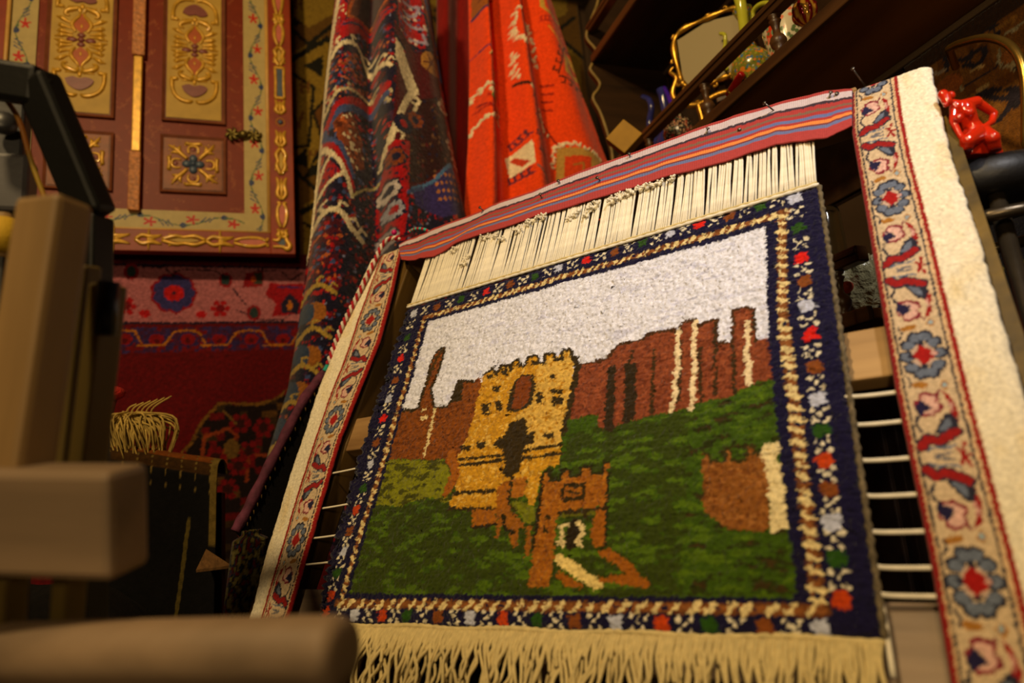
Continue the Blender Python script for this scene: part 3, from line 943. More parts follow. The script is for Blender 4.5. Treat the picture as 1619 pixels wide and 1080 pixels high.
WD = 0.90
xl = xr - WD
fw = xr - DX(427, 300)[0]                                   # width of the outer frame
cw = DX(427, 300)[0] - DX(386, 300)[0]                      # width of the cream border
zf = DX(330, 365)[1]; zc_ = DX(330, 333)[1]                 # top of the lower frame rail, top of the cream border
fh, ch = zf - zb, zc_ - zf
Bx = lambda nm, x0, x1, z0, z1, y0, y1, m, par, bv=0.002: box(nm, ((x0 + x1) / 2, (y0 + y1) / 2, (z0 + z1) / 2), (abs(x1 - x0), y1 - y0, abs(z1 - z0)), m, par, None, bv)
right_stile = Bx('frame_stile', xr - fw, xr, zb, ZT, DY, DY + 0.035, paint_red, door)
left_stile = Bx('frame_stile', xl, xl + fw, zb, ZT, DY, DY + 0.035, paint_red, door)
low_rail = Bx('frame_rail', xl + fw, xr - fw, zb, zf, DY, DY + 0.035, paint_red, door)
Bx('frame_rail', xl + fw, xr - fw, ZT - fh, ZT, DY, DY + 0.035, paint_red, door)
# gilt beads between frame and cream border
for x in (xr - fw - 0.004, xl + fw + 0.004):
    tube('gilt_moulding', [(x, DY + 0.004, zf), (x, DY + 0.004, ZT - fh)], 0.0062, gilt, door, 8)
tube('gilt_moulding', [(xl + fw, DY + 0.006, zf + 0.002), (xr - fw, DY + 0.006, zf + 0.002)], 0.004, gilt, door, 8)

# cream border with a painted vine
def vine(length, wd):
    c = Cv(0, 0, length, wd, 0.0016, (168, 148, 96))
    nn = max(2, int(length / 0.115))
    x = np.linspace(0, length, nn * 24)
    yv = wd * (0.5 + 0.24 * np.sin(x / length * nn * math.pi))
    c.line(np.stack([x, yv], 1), 0.0036, (70, 92, 56))
    for i in range(nn):
        xc = (i + 0.5) * length / nn; yc = wd * (0.5 + 0.22 * (1 if i % 2 == 0 else -1)); d = -1 if i % 2 == 0 else 1
        c.ell((xc, yc), 0.010, 0.008, (36, 46, 92)); c.line([(xc, yc), (xc + 0.02, yc + d * 0.004)], 0.0026, (70, 92, 56))
        for a in range(5):
            c.line([(xc + 0.026, yc + d * wd * 0.30), (xc + 0.026 + 0.016 * math.cos(a * 1.25), yc + d * wd * 0.30 + 0.013 * math.sin(a * 1.25))], 0.0072, (172, 30, 22))
        for a in range(3):
            c.line([(xc - 0.03 - a * 0.012, yc - 0.002), (xc - 0.044 - a * 0.012, yc + d * wd * 0.24)], 0.0036, (44, 56, 96))
    return c


lacq = mat_attr('painted_wood', rough=0.45, bscale=120, bstr=0.08, var=0.08, sheen=0)


def cream_board(x0, x1, z0, z1, vert):
    L, W = (z1 - z0, x1 - x0) if vert else (x1 - x0, z1 - z0)
    c = vine(L, W)
    nl, nw = int(L / 0.0025), max(8, int(W / 0.0025))
    l_, q_ = np.meshgrid(np.linspace(0, L, nl), np.linspace(0, W, nw))
    C, _ = c.samp(l_, q_)
    y = np.full_like(l_, DY + 0.012)
    P = np.stack([x0 + q_, y, z0 + l_], -1) if vert else np.stack([x0 + l_, y, z0 + q_], -1)
    if vert:
        P, C = P[::-1], C[::-1]
    return grid('vine_border', P, C, lacq, door, 0.012, False)


cream_board(xr - fw - cw, xr - fw - 0.002, zf, ZT - fh, True)
cream_board(xl + fw + 0.002, xl + fw + cw, zf, ZT - fh, True)
cream_board(xl + fw + cw, xr - fw - cw, zf + 0.002, zc_, False)
xi0, xi1 = xl + fw + cw, xr - fw - cw
xm = DX(214, 250)[0]                                        # meeting line of the two leaves


# two leaves with brushed tendrils
def leaf_board(x0, x1):
    c = Cv(x0, zc_, x1, ZT - fh, 0.002, (110, 36, 12))
    for i in range(150):
        p = np.array([random.uniform(x0, x1), random.uniform(zc_, ZT - fh)])
        a = random.uniform(0, 6.28)
        for k in range(4):
            q = p + np.array([math.cos(a), math.sin(a)]) * 0.009 * k
            c.line([q, q + np.array([math.cos(a + 0.9), math.sin(a + 0.9)]) * 0.010], 0.0022, (138, 70, 36))
    nx, nz = int((x1 - x0) / 0.003), int((ZT - fh - zc_) / 0.003)
    X, Z = np.meshgrid(np.linspace(x0, x1, nx), np.linspace(zc_, ZT - fh, nz))
    C, _ = c.samp(X, Z)
    return grid('door_leaf', np.stack([X, np.full_like(X, DY + 0.018), Z], -1), C, lacq, door, 0.02, False)


leaf_board(xi0, xm - 0.001); leaf_board(xm + 0.001, xi1)


def frustum(name, x0, x1, z0, z1, yb, yf, ins, m, par):
    V = [(x0, yb, z0), (x1, yb, z0), (x1, yb, z1), (x0, yb, z1), (x0, yf, z0), (x1, yf, z0), (x1, yf, z1), (x0, yf, z1),
         (x0 + ins, yf + 0.005, z0 + ins), (x1 - ins, yf + 0.005, z0 + ins), (x1 - ins, yf + 0.005, z1 - ins), (x0 + ins, yf + 0.005, z1 - ins)]
    Fc = [(0, 3, 2, 1)] + [(i, (i + 1) % 4, 4 + (i + 1) % 4, 4 + i) for i in range(4)] + [(4 + i, 4 + (i + 1) % 4, 8 + (i + 1) % 4, 8 + i) for i in range(4)] + [(8, 9, 10, 11)]
    return obj(name, V, Fc, m, par, False)


NRM = (0, -1, 0)


class Orn:
    """raised ornament on a panel, in metres from the panel's middle"""
    def __init__(s, cx, cz, y, par, k=1.0):
        s.c = np.array([cx, cz]); s.y = y; s.par = par; s.k = k

    def P(s, p):
        p = np.asarray(p, float) * s.k
        return np.stack([s.c[0] + p[:, 0], np.full(len(p), s.y), s.c[1] + p[:, 1]], 1)

    def scroll(s, p, r, m, name='scroll', n=5):
        q = smooth(p, n); k = len(q)
        r = np.asarray(r, float) if np.ndim(r) else np.array([r] * 2)
        rr = np.interp(np.linspace(0, 1, k), np.linspace(0, 1, len(r)), r) * s.k * 1.55
        return tube(name, s.P(q), rr, m, s.par, 8, 0.95, NRM)

    def blob(s, c, rx, rz, m, name='boss', h=None, a=0.0):
        c = s.P([c])[0]
        ax = np.array([[math.cos(a), 0, math.sin(a)], [-math.sin(a), 0, math.cos(a)], [0, -1, 0]])
        V, Fc = ball_vf(c, (rx * s.k, rz * s.k, (h or min(rx, rz) * 0.7) * s.k), 14, 8, ax)
        return obj(name, V, Fc, m, s.par)

    def fill(s, p, m, name='inlay', h=0.0012):
        V, Fc = plate_vf(s.P(smooth(list(p) + [p[0]], 4)[:-1]), (0, -1, 0), h)
        return obj(name, V, Fc, m, s.par, False)


U_ = float(np.linalg.norm(DX(300, 100) - DX(301, 100))) / 3.177     # metres to one unit of the tracing


def big_motif(o):
    f = lambda *p: [np.array([x * U_, -y * U_]) for x, y in p]
    o.blob((0, 0), 17 * U_, 14 * U_, paint_mauve, 'flower', 12 * U_)
    for sx, sy in ((1, 0), (-1, 0)):
        o.blob(f((sx * 42, 2))[0], 26 * U_, 15 * U_, paint_mauve, 'petal', 9 * U_)
    for sy in (1, -1):
        o.blob(f((0, sy * 27))[0], 20 * U_, 14 * U_, paint_mauve, 'petal', 9 * U_)
        o.fill(f((0, sy * 38), (30, sy * 68), (36, sy * 92), (14, sy * 130), (0, sy * 152), (-14, sy * 130), (-36, sy * 92), (-30, sy * 68)), paint_orange)
        o.blob(f((0, sy * 80))[0], 6 * U_, 13 * U_, paint_gold, 'drop', 5 * U_)
        o.fill(f((-64, sy * 228), (-30, sy * 214), (0, sy * 222), (30, sy * 214), (64, sy * 228), (48, sy * 262), (0, sy * 288), (-48, sy * 262)), paint_mauve, 'fan', 0.004)
        for i in range(9):
            a = math.pi * (0.12 + 0.76 * i / 8)
            o.blob(f((52 * math.cos(a), sy * (236 + 34 * math.sin(a))))[0], 3.6 * U_, 3.6 * U_, paint_cream, 'pearl', 4.5 * U_)
        o.blob(f((0, sy * 196))[0], 10 * U_, 18 * U_, paint_gold, 'bud', 8 * U_)
        for sx in (1, -1):
            g = lambda *p: f(*[(sx * x, sy * y) for x, y in p])
            o.scroll(g((8, 155), (12, 138), (34, 110), (44, 84), (34, 58), (26, 44)), np.array([3, 6, 7, 6, 4]) * U_, paint_gold)
            o.scroll(g((10, 158), (14, 180), (40, 176), (70, 160), (74, 140), (56, 134)), np.array([4, 8, 10, 7, 4]) * U_, paint_gold)
            o.scroll(g((14, 188), (40, 186), (66, 190)), np.array([5, 5, 2]) * U_, paint_gold)
            o.scroll(g((118, 176), (112, 196), (110, 240), (94, 284), (60, 312), (24, 318), (8, 308)), np.array([4, 8, 7, 7, 8, 8, 4]) * U_, paint_gold)
            o.scroll(g((112, 186), (92, 184), (82, 178)), np.array([6, 8, 4]) * U_, paint_gold)
            o.scroll(g((94, 284), (106, 270), (110, 262)), np.array([4, 6, 2]) * U_, paint_gold)
            for y0, y1, x1 in ((16, 8, 120), (34, 40, 112), (62, 72, 108), (94, 124, 116)):
                o.scroll(g((38, y0), (62, y0 + 4), (88, (y0 + y1) / 2 + 5), (x1, y1)), np.array([3, 5, 9, 2]) * U_, paint_gold, 'leaf')
                o.scroll(g((80, (y0 + y1) / 2 + 6), (92, (y0 + y1) / 2 + 13), (104, (y0 + y1) / 2 + 14)), np.array([3, 6, 2]) * U_, paint_gold, 'leaf')


def small_motif(o):
    f = lambda *p: [np.array([x * U_, -y * U_]) for x, y in p]
    o.blob((0, 0), 15 * U_, 15 * U_, paint_slate, 'flower', 18 * U_)
    for k in range(4):
        a = k * math.pi / 2
        R = lambda *p: f(*[(x * math.cos(a) - y * math.sin(a), x * math.sin(a) + y * math.cos(a)) for x, y in p])
        o.blob(R((32, 0))[0], 26 * U_, 22 * U_, paint_slate, 'petal', 13 * U_, -a)
        o.blob(R((88, 0))[0], 13 * U_, 13 * U_, paint_mauve, 'boss', 5 * U_)
        o.scroll(R((62, 22), (84, 26), (102, 18), (106, 0), (102, -18), (84, -26), (62, -22)), np.array([4, 5, 5, 5, 5, 5, 4]) * U_, paint_gold)
        o.scroll(R((112, -34), (120, -34), (118, 0), (120, 34), (112, 34)), np.array([5, 8, 6, 8, 5]) * U_, paint_gold)
        o.scroll(R((30, 30), (58, 54), (86, 82), (124, 106)), np.array([7, 8, 9, 3]) * U_, paint_gold)
        o.scroll(R((64, 58), (72, 84), (66, 104)), np.array([5, 7, 3]) * U_, paint_gold)
        o.scroll(R((64, 58), (94, 66), (112, 58)), np.array([5, 7, 3]) * U_, paint_gold)
        for q in ((40, 110), (112, 44), (96, 104), (118, 78)):
            o.blob(R(q)[0], 5 * U_, 5 * U_, paint_gold, 'bead', 4 * U_)


yb_, yf_ = DY + 0.018, DY + 0.008
for (x0p, x1p, cxp, cyp, zlow, sx0, sx1, szt, szb, scx, scy) in [
        (255, 356, 307.5, 77.0, 191, 252, 357, 213, 303, 305, 257.5),
        (65, 180, 127.0, 60.0, 180, 66, 177, 203, 297, 121, 245)]:
    x0, x1 = DX(x0p, 150)[0], DX(x1p, 150)[0]
    cx, cz = DX(cxp, cyp)
    z0 = DX((x0p + x1p) / 2, zlow)[1]
    z1 = cz + (cz - z0)
    pf = frustum('upper_panel', x0, x1, z0, z1, yb_, yf_, 0.010, mat('paint_brown_edge', (108, 58, 34), 0.45, spec=0.25), door)
    fld = Bx('panel_field', x0 + 0.013, x1 - 0.013, z0 + 0.013, z1 - 0.013, yf_ + 0.0025, yf_ + 0.006, paint_ochre, pf, 0.0)
    k = (x1 - x0) / (318 * U_)
    big_motif(Orn(cx, cz, yf_ + 0.0025, pf, k))
    x0, x1 = DX(sx0, 260)[0], DX(sx1, 260)[0]
    z1, z0 = DX(scx, szt)[1], DX(scx, szb)[1]
    pf = frustum('lower_panel', x0, x1, z0, z1, yb_, yf_, 0.009, MATS['paint_brown_edge'], door)
    Bx('panel_field', x0 + 0.012, x1 - 0.012, z0 + 0.012, z1 - 0.012, yf_ + 0.0025, yf_ + 0.006, mat('paint_rust', (126, 64, 20), 0.45, spec=0.25), pf, 0.0)
    cx, cz = DX(scx, scy)
    small_motif(Orn(cx, cz, yf_ + 0.0025, pf, (x1 - x0) / (330 * U_)))

# meeting bead between the leaves
a_top, a_bot = DX(224, -60), DX(211, 333)
for nm, p0, p1, wd, m in [('carved_slat', (224, -90), (219, 88), 17, mat('carved_tan', (176, 112, 60), 0.5, var=0.35, vscale=90, bump=0.8, bscale=120, bdist=0.006)), ('carved_slat', (219, 90), (215, 240), 12, paint_gold), ('carved_slat', (214, 240), (211, 333), 15, MATS['carved_tan'])]:
    a, b = DX(*p0), DX(*p1)
    bar(nm, (a[0], DY + 0.006, a[1]), (b[0], DY + 0.006, b[1]), wd * 0.00214, 0.026, m, door, (0, -1, 0), 0.003)
# pierced brass latch
lat = DX(385, 212)
brass = mat('dark_brass', (96, 82, 34), 0.4, 0.7, 0.35, 60, 0.3)
lo = Orn(lat[0], lat[1], DY + 0.006, door)
lp = lo.blob((0, 0), 0.016, 0.016, brass, 'latch', 0.016)
for sx in (-1, 1):
    for i in range(6):
        a = i * math.pi / 3
        c = np.array([sx * 0.033, 0.0])
        lo.par = lp
        lo.scroll([c, c + 0.015 * np.array([math.cos(a), math.sin(a)]), c + 0.024 * np.array([math.cos(a + 0.5), math.sin(a + 0.5)])], np.array([0.003, 0.004, 0.002]), brass, 'petal', 3)

# relief chain along the right stile and lower rail of the frame
def relief_chain(o, items):
    for kind, v, L in items:
        h = L / 2
        if kind == 'vase':
            o.fill([(0, v - h * 0.8), (0.008, v - h * 0.3), (0.011, v + h * 0.3), (0.006, v + h * 0.8), (-0.006, v + h * 0.8), (-0.011, v + h * 0.3), (-0.008, v - h * 0.3)], paint_pink, 'inlay', 0.0025)
            for s in (-1, 1):
                o.scroll([(s * 0.004, v - h), (s * 0.010, v - h * 0.6), (s * 0.014, v - h * 0.1), (s * 0.013, v + h * 0.5), (s * 0.006, v + h * 0.9), (s * 0.015, v + h)], [0.003, 0.004, 0.0045, 0.004, 0.004, 0.003], paint_gold)
        elif kind == 'oval':
            o.fill([(0, v - h * 0.7), (0.008, v), (0, v + h * 0.7), (-0.008, v)], paint_ochre, 'inlay', 0.002)
            for s in (-1, 1):
                o.scroll([(s * 0.002, v - h), (s * 0.013, v - h * 0.4), (s * 0.010, v), (s * 0.014, v + h * 0.5), (s * 0.002, v + h)], [0.004, 0.005, 0.004, 0.005, 0.004], paint_gold)
                o.scroll([(s * 0.012, v - h * 0.5), (s * 0.019, v - h * 0.7)], [0.004, 0.002], paint_gold, 'leaf')
        elif kind == 'flower':
            o.blob((0, v), 0.0085, 0.0085, paint_slate, 'flower', 0.007)
            for i in range(12):
                a = i * math.pi / 6
                o.blob((0.0135 * math.cos(a), v + 0.0135 * math.sin(a)), 0.0026, 0.0026, paint_gold, 'bead', 0.003)
        elif kind == 'plaque':
            o.fill([(-0.010, v - h * .8), (0.010, v - h * .8), (0.010, v + h * .8), (-0.010, v + h * .8)], paint_slate, 'inlay', 0.002)
            for s in (-1, 1):
                o.scroll([(s * 0.014, v - h), (s * 0.0125, v), (s * 0.014, v + h)], 0.0035, paint_gold)
                o.scroll([(-0.016, v + s * h * 0.95), (0.016, v + s * h * 0.95)], 0.004, paint_gold)
        else:
            o.blob((0, v), 0.005, h, paint_gold, 'bud', 0.006)
            for s in (-1, 1):
                o.scroll([(0, v - h), (s * 0.013, v - h * 0.5), (s * 0.009, v + h * 0.2), (s * 0.015, v + h)], [0.004, 0.005, 0.005, 0.002], paint_gold, 'leaf')
                o.scroll([(0, v), (s * 0.012, v + h * 0.9)], [0.004, 0.002], paint_gold, 'leaf')


xs = xr - fw * 0.52
o = Orn(xs, 0, DY, right_stile)
zz = lambda y: DX(437, y)[1]
mk = lambda k, y0, y1: (k, zz((y0 + y1) / 2), abs(zz(y0) - zz(y1)))
relief_chain(o, [mk('vase', -110, -70), mk('oval', -68, -30), mk('vase', -26, 24), mk('leafy', 22, 36), mk('vase', 36, 72), mk('oval', 74, 104), mk('plaque', 106, 156), mk('leafy', 158, 180), mk('flower', 190, 196), mk('leafy', 206, 232), mk('oval', 234, 276), mk('leafy', 280, 316), mk('vase', 320, 360), mk('leafy', 362, 376)])
# the lower rail carries the same chain turned on its side
class OrnH(Orn):
    def P(s, p):
        p = np.asarray(p, float) * s.k
        return np.stack([s.c[0] + p[:, 1], np.full(len(p), s.y), s.c[1] + p[:, 0]], 1)


o = OrnH(0, zb + fh * 0.52, DY, low_rail)
xx = lambda x: DX(x, 382)[0]
mk = lambda k, x0, x1: (k, xx((x0 + x1) / 2), abs(xx(x0) - xx(x1)))
relief_chain(o, [mk('oval', 20, 60), mk('leafy', 62, 100), mk('oval', 102, 150), mk('leafy', 152, 206), mk('leafy', 214, 256), mk('oval', 256, 326), mk('leafy', 326, 370), mk('vase', 370, 424)])
o = Orn(xs, zb + fh * 0.5, DY, low_rail)
o.scroll([(-0.03, -0.012), (0.0, -0.012), (0.014, -0.020), (0.022, -0.008), (0.012, 0.012), (0.010, 0.034)], [0.003, 0.0045, 0.006, 0.006, 0.0045, 0.003], paint_gold)
o.scroll([(-0.03, 0.012), (-0.012, 0.010), (-0.008, 0.034)], [0.003, 0.0045, 0.003], paint_gold)
o.fill([(-0.020, 0.004), (0.006, -0.010), (0.004, 0.022)], paint_slate)

# ------------------------------------------------------------------ rugs on the back wall
def wall_rug(name, label, x0, x1, z0, z1, y, cvs, res, m, amp=0.004, thick=0.008, spec=None):
    nx, nz = int((x1 - x0) / res), int((z1 - z0) / res)
    X, Z = np.meshgrid(np.linspace(x0, x1, nx), np.linspace(z0, z1, nz))
    j = (vnoise(X * 330, Z * 330) - 0.5) * 0.005
    C, _ = cvs.samp(X + j, Z + (vnoise(X * 330 + 9, Z * 330) - 0.5) * 0.005)
    C = C * (0.82 + 0.36 * vnoise(X * 260, Z * 260)[..., None])
    Y = y - amp * fbm(X * 200, Z * 200, 2) - 0.02 * (fbm(X * 3, Z * 2) - 0.4)
    return tag(grid(name, np.stack([X, Y, Z], -1), C, m, None, thick), label, 'rug')


RY = 2.30
D2 = lambda *p: [aty(x, y, RY)[[0, 2]] for x, y in p]
zt_ = lambda y: aty(330, y, RY)[2]
rx0, rx1 = -0.85, 0.34
c = Cv(rx0, 0.0, rx1, 1.55, 0.0024, (104, 8, 14))
B2 = lambda *p: D2(*[(160 + x / 3, 400 + y / 3) for x, y in p])
e0 = lambda y: (np.array(B2((0, y))[0])[1] + np.array(B2((960, y))[0])[1]) / 2
c.poly([(rx0, e0(55)), (rx1, e0(55)), (rx1, 1.55), (rx0, 1.55)], (82, 10, 16))
c.poly([(rx0, e0(335)), (rx1, e0(335)), (rx1, e0(62)), (rx0, e0(62))], (186, 108, 116))
for y in (66, 332):
    c.line([(rx0, e0(y)), (rx1, e0(y))], 0.006, (34, 24, 48))
c.poly([(rx0, e0(465)), (rx1, e0(465)), (rx1, e0(352)), (rx0, e0(352))], (74, 28, 62))
c.speck([(rx0, e0(465)), (rx1, e0(465)), (rx1, e0(352)), (rx0, e0(352))], [(58, 40, 92), (120, 14, 24)], 0.012, 0.6)
for k in range(-3, 5):
    for dx in (0, 150):
        ctr = B2((412 + k * 300 + dx, 410))[0]
        c.ell(ctr, 0.028, 0.024, (52, 34, 84)); c.ell(ctr, 0.022, 0.018, (140, 14, 22)); c.ell((ctr[0], ctr[1] - 0.004), 0.008, 0.008, (90, 10, 20))
    c.line(B2(*[(x + k * 300, y) for x, y in ((170, 440), (300, 435), (345, 375), (400, 368), (460, 372), (500, 440))]), 0.006, (190, 112, 26))
# flowers of the pink border
def flower(cx, cy, r, pet, core, edge, n=9):
    ctr = B2((cx, cy))[0]; c.rosette(ctr, r, pet, core, n, edge); return ctr


for off in (0, -1040):
    for (x, y) in ((345, 190),):
        q = flower(x + off, y, 0.062, (58, 52, 110), (190, 20, 26), (150, 16, 24), 9); c.ell(q, 0.030, 0.026, (200, 24, 26)); c.ell(q, 0.006, 0.006, (40, 30, 50))
    for x, y in ((565, 265), (120, 255)):
        flower(x + off, y, 0.030, (176, 18, 26), (120, 14, 24), None, 6)
    for x, y in ((475, 292), (208, 288)):
        c.ell(B2((x + off, y))[0], 0.016, 0.012, (190, 20, 28))
    for x, y in ((590, 130), (145, 92), (725, 285)):
        ctr = B2((x + off, y))[0]; c.ell(ctr, 0.021, 0.026, (150, 20, 30)); c.ell(ctr, 0.014, 0.018, (44, 60, 60))
    c.poly(B2((670 + off, 165), (690 + off, 95), (770 + off, 85), (768 + off, 160)), (150, 18, 26)); c.poly(B2((725 + off, 150), (728 + off, 95), (765 + off, 92), (765 + off, 150)), (62, 62, 50)); c.ell(B2((722 + off, 125))[0], 0.01, 0.01, (214, 90, 20))
    for p in [((780, 200), (800, 140), (880, 150), (960, 140), (970, 200), (960, 290), (810, 300), (830, 240))]:
        c.poly(B2(*[(x + off, y) for x, y in p]), (160, 16, 28))
    c.poly(B2((850 + off, 240), (895 + off, 190), (945 + off, 240), (930 + off, 285), (860 + off, 285)), (36, 30, 54)); c.ell(B2((895 + off, 250))[0], 0.008, 0.018, (196, 110, 26)); c.line(B2((840 + off, 160), (950 + off, 165)), 0.006, (60, 40, 100))
    for p in [((340, 130), (350, 90), (390, 78), (540, 86), (590, 120)), ((620, 165), (690, 250)), ((690, 290), (640, 272)), ((740, 84), (850, 84), (900, 130), (960, 90)), ((740, 318), (860, 318), (900, 292), (980, 288)), ((180, 66), (300, 72), (350, 110))]:
        c.line(B2(*[(x + off, y) for x, y in p]), 0.0042, (38, 26, 44))
# dark medallion low on the field
med = B2((350, 990), (430, 900), (480, 800), (560, 715), (740, 720), (820, 700), (900, 640), (1000, 640), (1000, 1600), (600, 1700), (350, 1300))
c.poly(med, (30, 14, 14)); c.line(med[:7], 0.010, (126, 84, 26))
c.speck(med, [(110, 12, 16), (60, 40, 18), (96, 62, 22)], 0.022, 0.30)
for p in [((480, 960), (490, 870), (560, 850), (600, 830), (650, 870), (580, 940), (590, 1000), (480, 1010)), ((690, 1080), (700, 960), (780, 960)), ((840, 1200), (700, 1180), (640, 1300), (700, 1400), (820, 1390))]:
    c.line(B2(*p), 0.011, (150, 60, 24))
for x, y in ((660, 810), (770, 830), (540, 970), (650, 1010), (700, 940), (720, 1240), (600, 1120), (800, 1300)):
    c.rosette(B2((x, y))[0], 0.034, (128, 12, 18), (60, 18, 16), 6)
c.line(B2((580, 750), (640, 810)), 0.006, (130, 92, 40)); c.ell(B2((620, 930))[0], 0.022, 0.03, (120, 86, 36))
wool_far = mat_attr('wool_far', gain=0.72, bscale=300, bstr=0.7, var=0.25, bdist=0.004)
wall_rug('red_wall_rug', 'red rug with a pink flowered border hanging below the painted shutters', rx0, rx1, 0.06, zt_(408) + 0.02, RY, c, 0.0032, wool_far)

# olive kilim with black and yellow stepped figures
KY = 2.318
K = lambda *p: [aty(440 + x / 2.7, y / 2.7, KY)[[0, 2]] for x, y in p]
kx0, kx1, kz0, kz1 = -0.25, 1.22, 1.36, 2.60
c = Cv(kx0, kz0, kx1, kz1, 0.0028, (104, 72, 20))
BK = (26, 24, 14); OY = (146, 116, 36); OR = (108, 66, 22)
for off in range(-2, 7):
    for vz in (0, 640, -640):
        S_ = lambda *p: K(*[(x + off * 330 + (vz // 640) * 60, y + vz) for x, y in p])
        c.poly(S_((50, 230), (190, 160), (300, 230), (300, 700), (190, 760), (50, 660)), OY)
        c.line(S_((40, 265), (210, 165), (330, 265)), 0.020, BK); c.line(S_((50, 310), (150, 370), (130, 620), (50, 630)), 0.012, BK)
        c.poly(S_((110, 280), (190, 235), (190, 330)), BK); c.poly(S_((45, 120), (110, 0), (205, 75)), BK)
        c.line(S_((90, 60), (130, 30), (140, 70)), 0.008, OY); c.poly(S_((60, 690), (120, 630), (125, 715)), BK)
        c.line(S_((60, 480), (85, 545), (105, 480)), 0.012, OR); c.line(S_((100, 350), (100, 395)), 0.008, OR); c.line(S_((128, 350), (128, 395)), 0.008, OR); c.line(S_((100, 372), (128, 372)), 0.008, OR)
        c.poly(S_((150, 480), (190, 430), (235, 480), (190, 600)), OR); c.line(S_((150, 480), (190, 430), (235, 480), (190, 600), (150, 480)), 0.010, BK)
        c.line(S_((240, 300), (300, 420), (240, 620)), 0.012, BK); c.line(S_((135, 640), (135, 680)), 0.007, OR); c.line(S_((160, 640), (160, 680)), 0.007, OR); c.line(S_((135, 660), (160, 660)), 0.007, OR)
        c.line(S_((60, 720), (190, 830), (330, 720)), 0.016, BK)
wall_rug('olive_kilim', 'olive and black geometric kilim on the wall behind the hanging carpets', kx0, kx1, kz0, kz1, KY, c, 0.005, mat_attr('kilim_weave', gain=0.6, bscale=400, bstr=0.3, var=0.2), 0.001, 0.004)

# ------------------------------------------------------------------ hanging carpets with deep folds
def hang(name, label, keys, fold, y0, cvs, m, nx, nz, thick, cat='carpet', jit=0.004):
    """keys: rows (z, left x, right x) from the top down; fold(k, v) gives how far a point comes forward"""
    kz = np.array(keys, float)
    k_, v_ = np.meshgrid(np.linspace(0, 1, nx), np.linspace(0, 1, nz))
    z = kz[0, 0] + (kz[-1, 0] - kz[0, 0]) * v_
    xl_ = np.interp(-z, -kz[:, 0], kz[:, 1]); xr_ = np.interp(-z, -kz[:, 0], kz[:, 2])
    x = xl_ + (xr_ - xl_) * k_
    f = fold(k_, v_, z)
    y = y0 - f
    j = (vnoise(x * 360, z * 360) - 0.5) * jit
    C, hz = cvs.samp(x + j, z + (vnoise(x * 360 + 30, z * 360) - 0.5) * jit)
    C = C * (0.82 + 0.36 * vnoise(x * 300, z * 300)[..., None])
    y = y - hz - 0.003 * fbm(x * 240, z * 240, 2)
    P = np.stack([x, y, z], -1)
    return tag(grid(name, P[::-1], C[::-1], m, None, thick), label, cat)


HY = 1.92
H2 = lambda *p: [aty(490 + x / 2.571, y / 2.571, HY)[[0, 2]] for x, y in p]
hz_ = lambda px, py: aty(px, py, HY)
c = Cv(-0.45, 0.0, 0.75, 2.35, 0.0022, (22, 18, 44))
RD = (158, 12, 22); NV_ = (24, 22, 52); BL = (58, 74, 124); WH = (214, 200, 168); RU_ = (124, 56, 22); MR = (70, 8, 18)


def speckle(p, cols, n, r):
    p = np.array(p); lo, hi = p.min(0), p.max(0)
    m, sl = c.mask(p)
    for _ in range(n):
        q = lo + (hi - lo) * rng.random(2)
        i, j = int((q[0] - c.x0) / c.res) - sl[1].start, int((q[1] - c.y0) / c.res) - sl[0].start
        if 0 <= j < m.shape[0] and 0 <= i < m.shape[1] and m[j, i]:
            c.ell(q, r * random.uniform(.6, 1.2), r * random.uniform(.6, 1.2), random.choice(cols))


def hooks(p, wd, col, n, side=1):
    p = smooth(p, 8); c.line(p, wd, col)
    L = len(p)
    for i in range(n):
        a = p[int((i + 0.5) / n * (L - 1))]; b = p[min(L - 1, int((i + 0.5) / n * (L - 1)) + 1)]
        d = (b - a) / (np.linalg.norm(b - a) + 1e-9); q = np.array([-d[1], d[0]]) * side
        c.line([a, a + q * wd * 1.7, a + q * wd * 1.7 + d * wd * 1.1], wd * 0.5, col)


allp = [(-0.45, 0.0), (0.75, 0.0), (0.75, 2.35), (-0.45, 2.35)]
speckle(allp, [RD, (110, 14, 30), BL, (60, 30, 60), MR], 4200, 0.008)
speckle(allp, [RD, (180, 40, 40), (120, 120, 160), NV_, (170, 90, 50), (130, 10, 24)], 9000, 0.0036)
# left fold
q = H2((60, -60), (170, -60), (130, 190), (85, 290), (70, 290)); c.poly(q, RD); speckle(q, [NV_, WH, BL], 108, 0.0037)
c.poly(H2((175, -60), (300, -60), (290, 160), (130, 185)), (92, 42, 22)); c.poly(H2((210, 40), (300, 20), (290, 150), (180, 160)), (56, 26, 40))
c.line(H2((190, 0), (140, 180), (290, 140)), 0.008, (170, 80, 24))
c.poly(H2((85, 290), (130, 195), (200, 160), (290, 175), (300, 200), (190, 215), (130, 260)), RD); c.line(H2((120, 215), (200, 180), (300, 185)), 0.006, (30, 40, 80))
hooks(H2((78, 320), (110, 290), (180, 270), (215, 310), (250, 360), (295, 400)), 0.013, WH, 7)
q = H2((75, 335), (180, 300), (250, 440), (60, 500)); c.poly(q, NV_); speckle(q, [RD, RU_, (170, 90, 60), BL], 306, 0.0050)
hooks(H2((50, 540), (80, 495), (120, 465), (240, 450), (290, 530)), 0.009, (190, 176, 140), 6)
c.line(H2((70, 590), (100, 530), (200, 480), (280, 470)), 0.026, RD); c.line(H2((80, 600), (110, 545), (200, 510), (280, 500)), 0.020, BL)
c.poly(H2((80, 590), (110, 560), (170, 555), (200, 640), (210, 740), (150, 770), (110, 690)), RU_); speckle(H2((80, 590), (110, 560), (170, 555), (200, 640), (210, 740), (150, 770), (110, 690)), [WH, (180, 90, 40), (80, 30, 14)], 90, 0.0056)
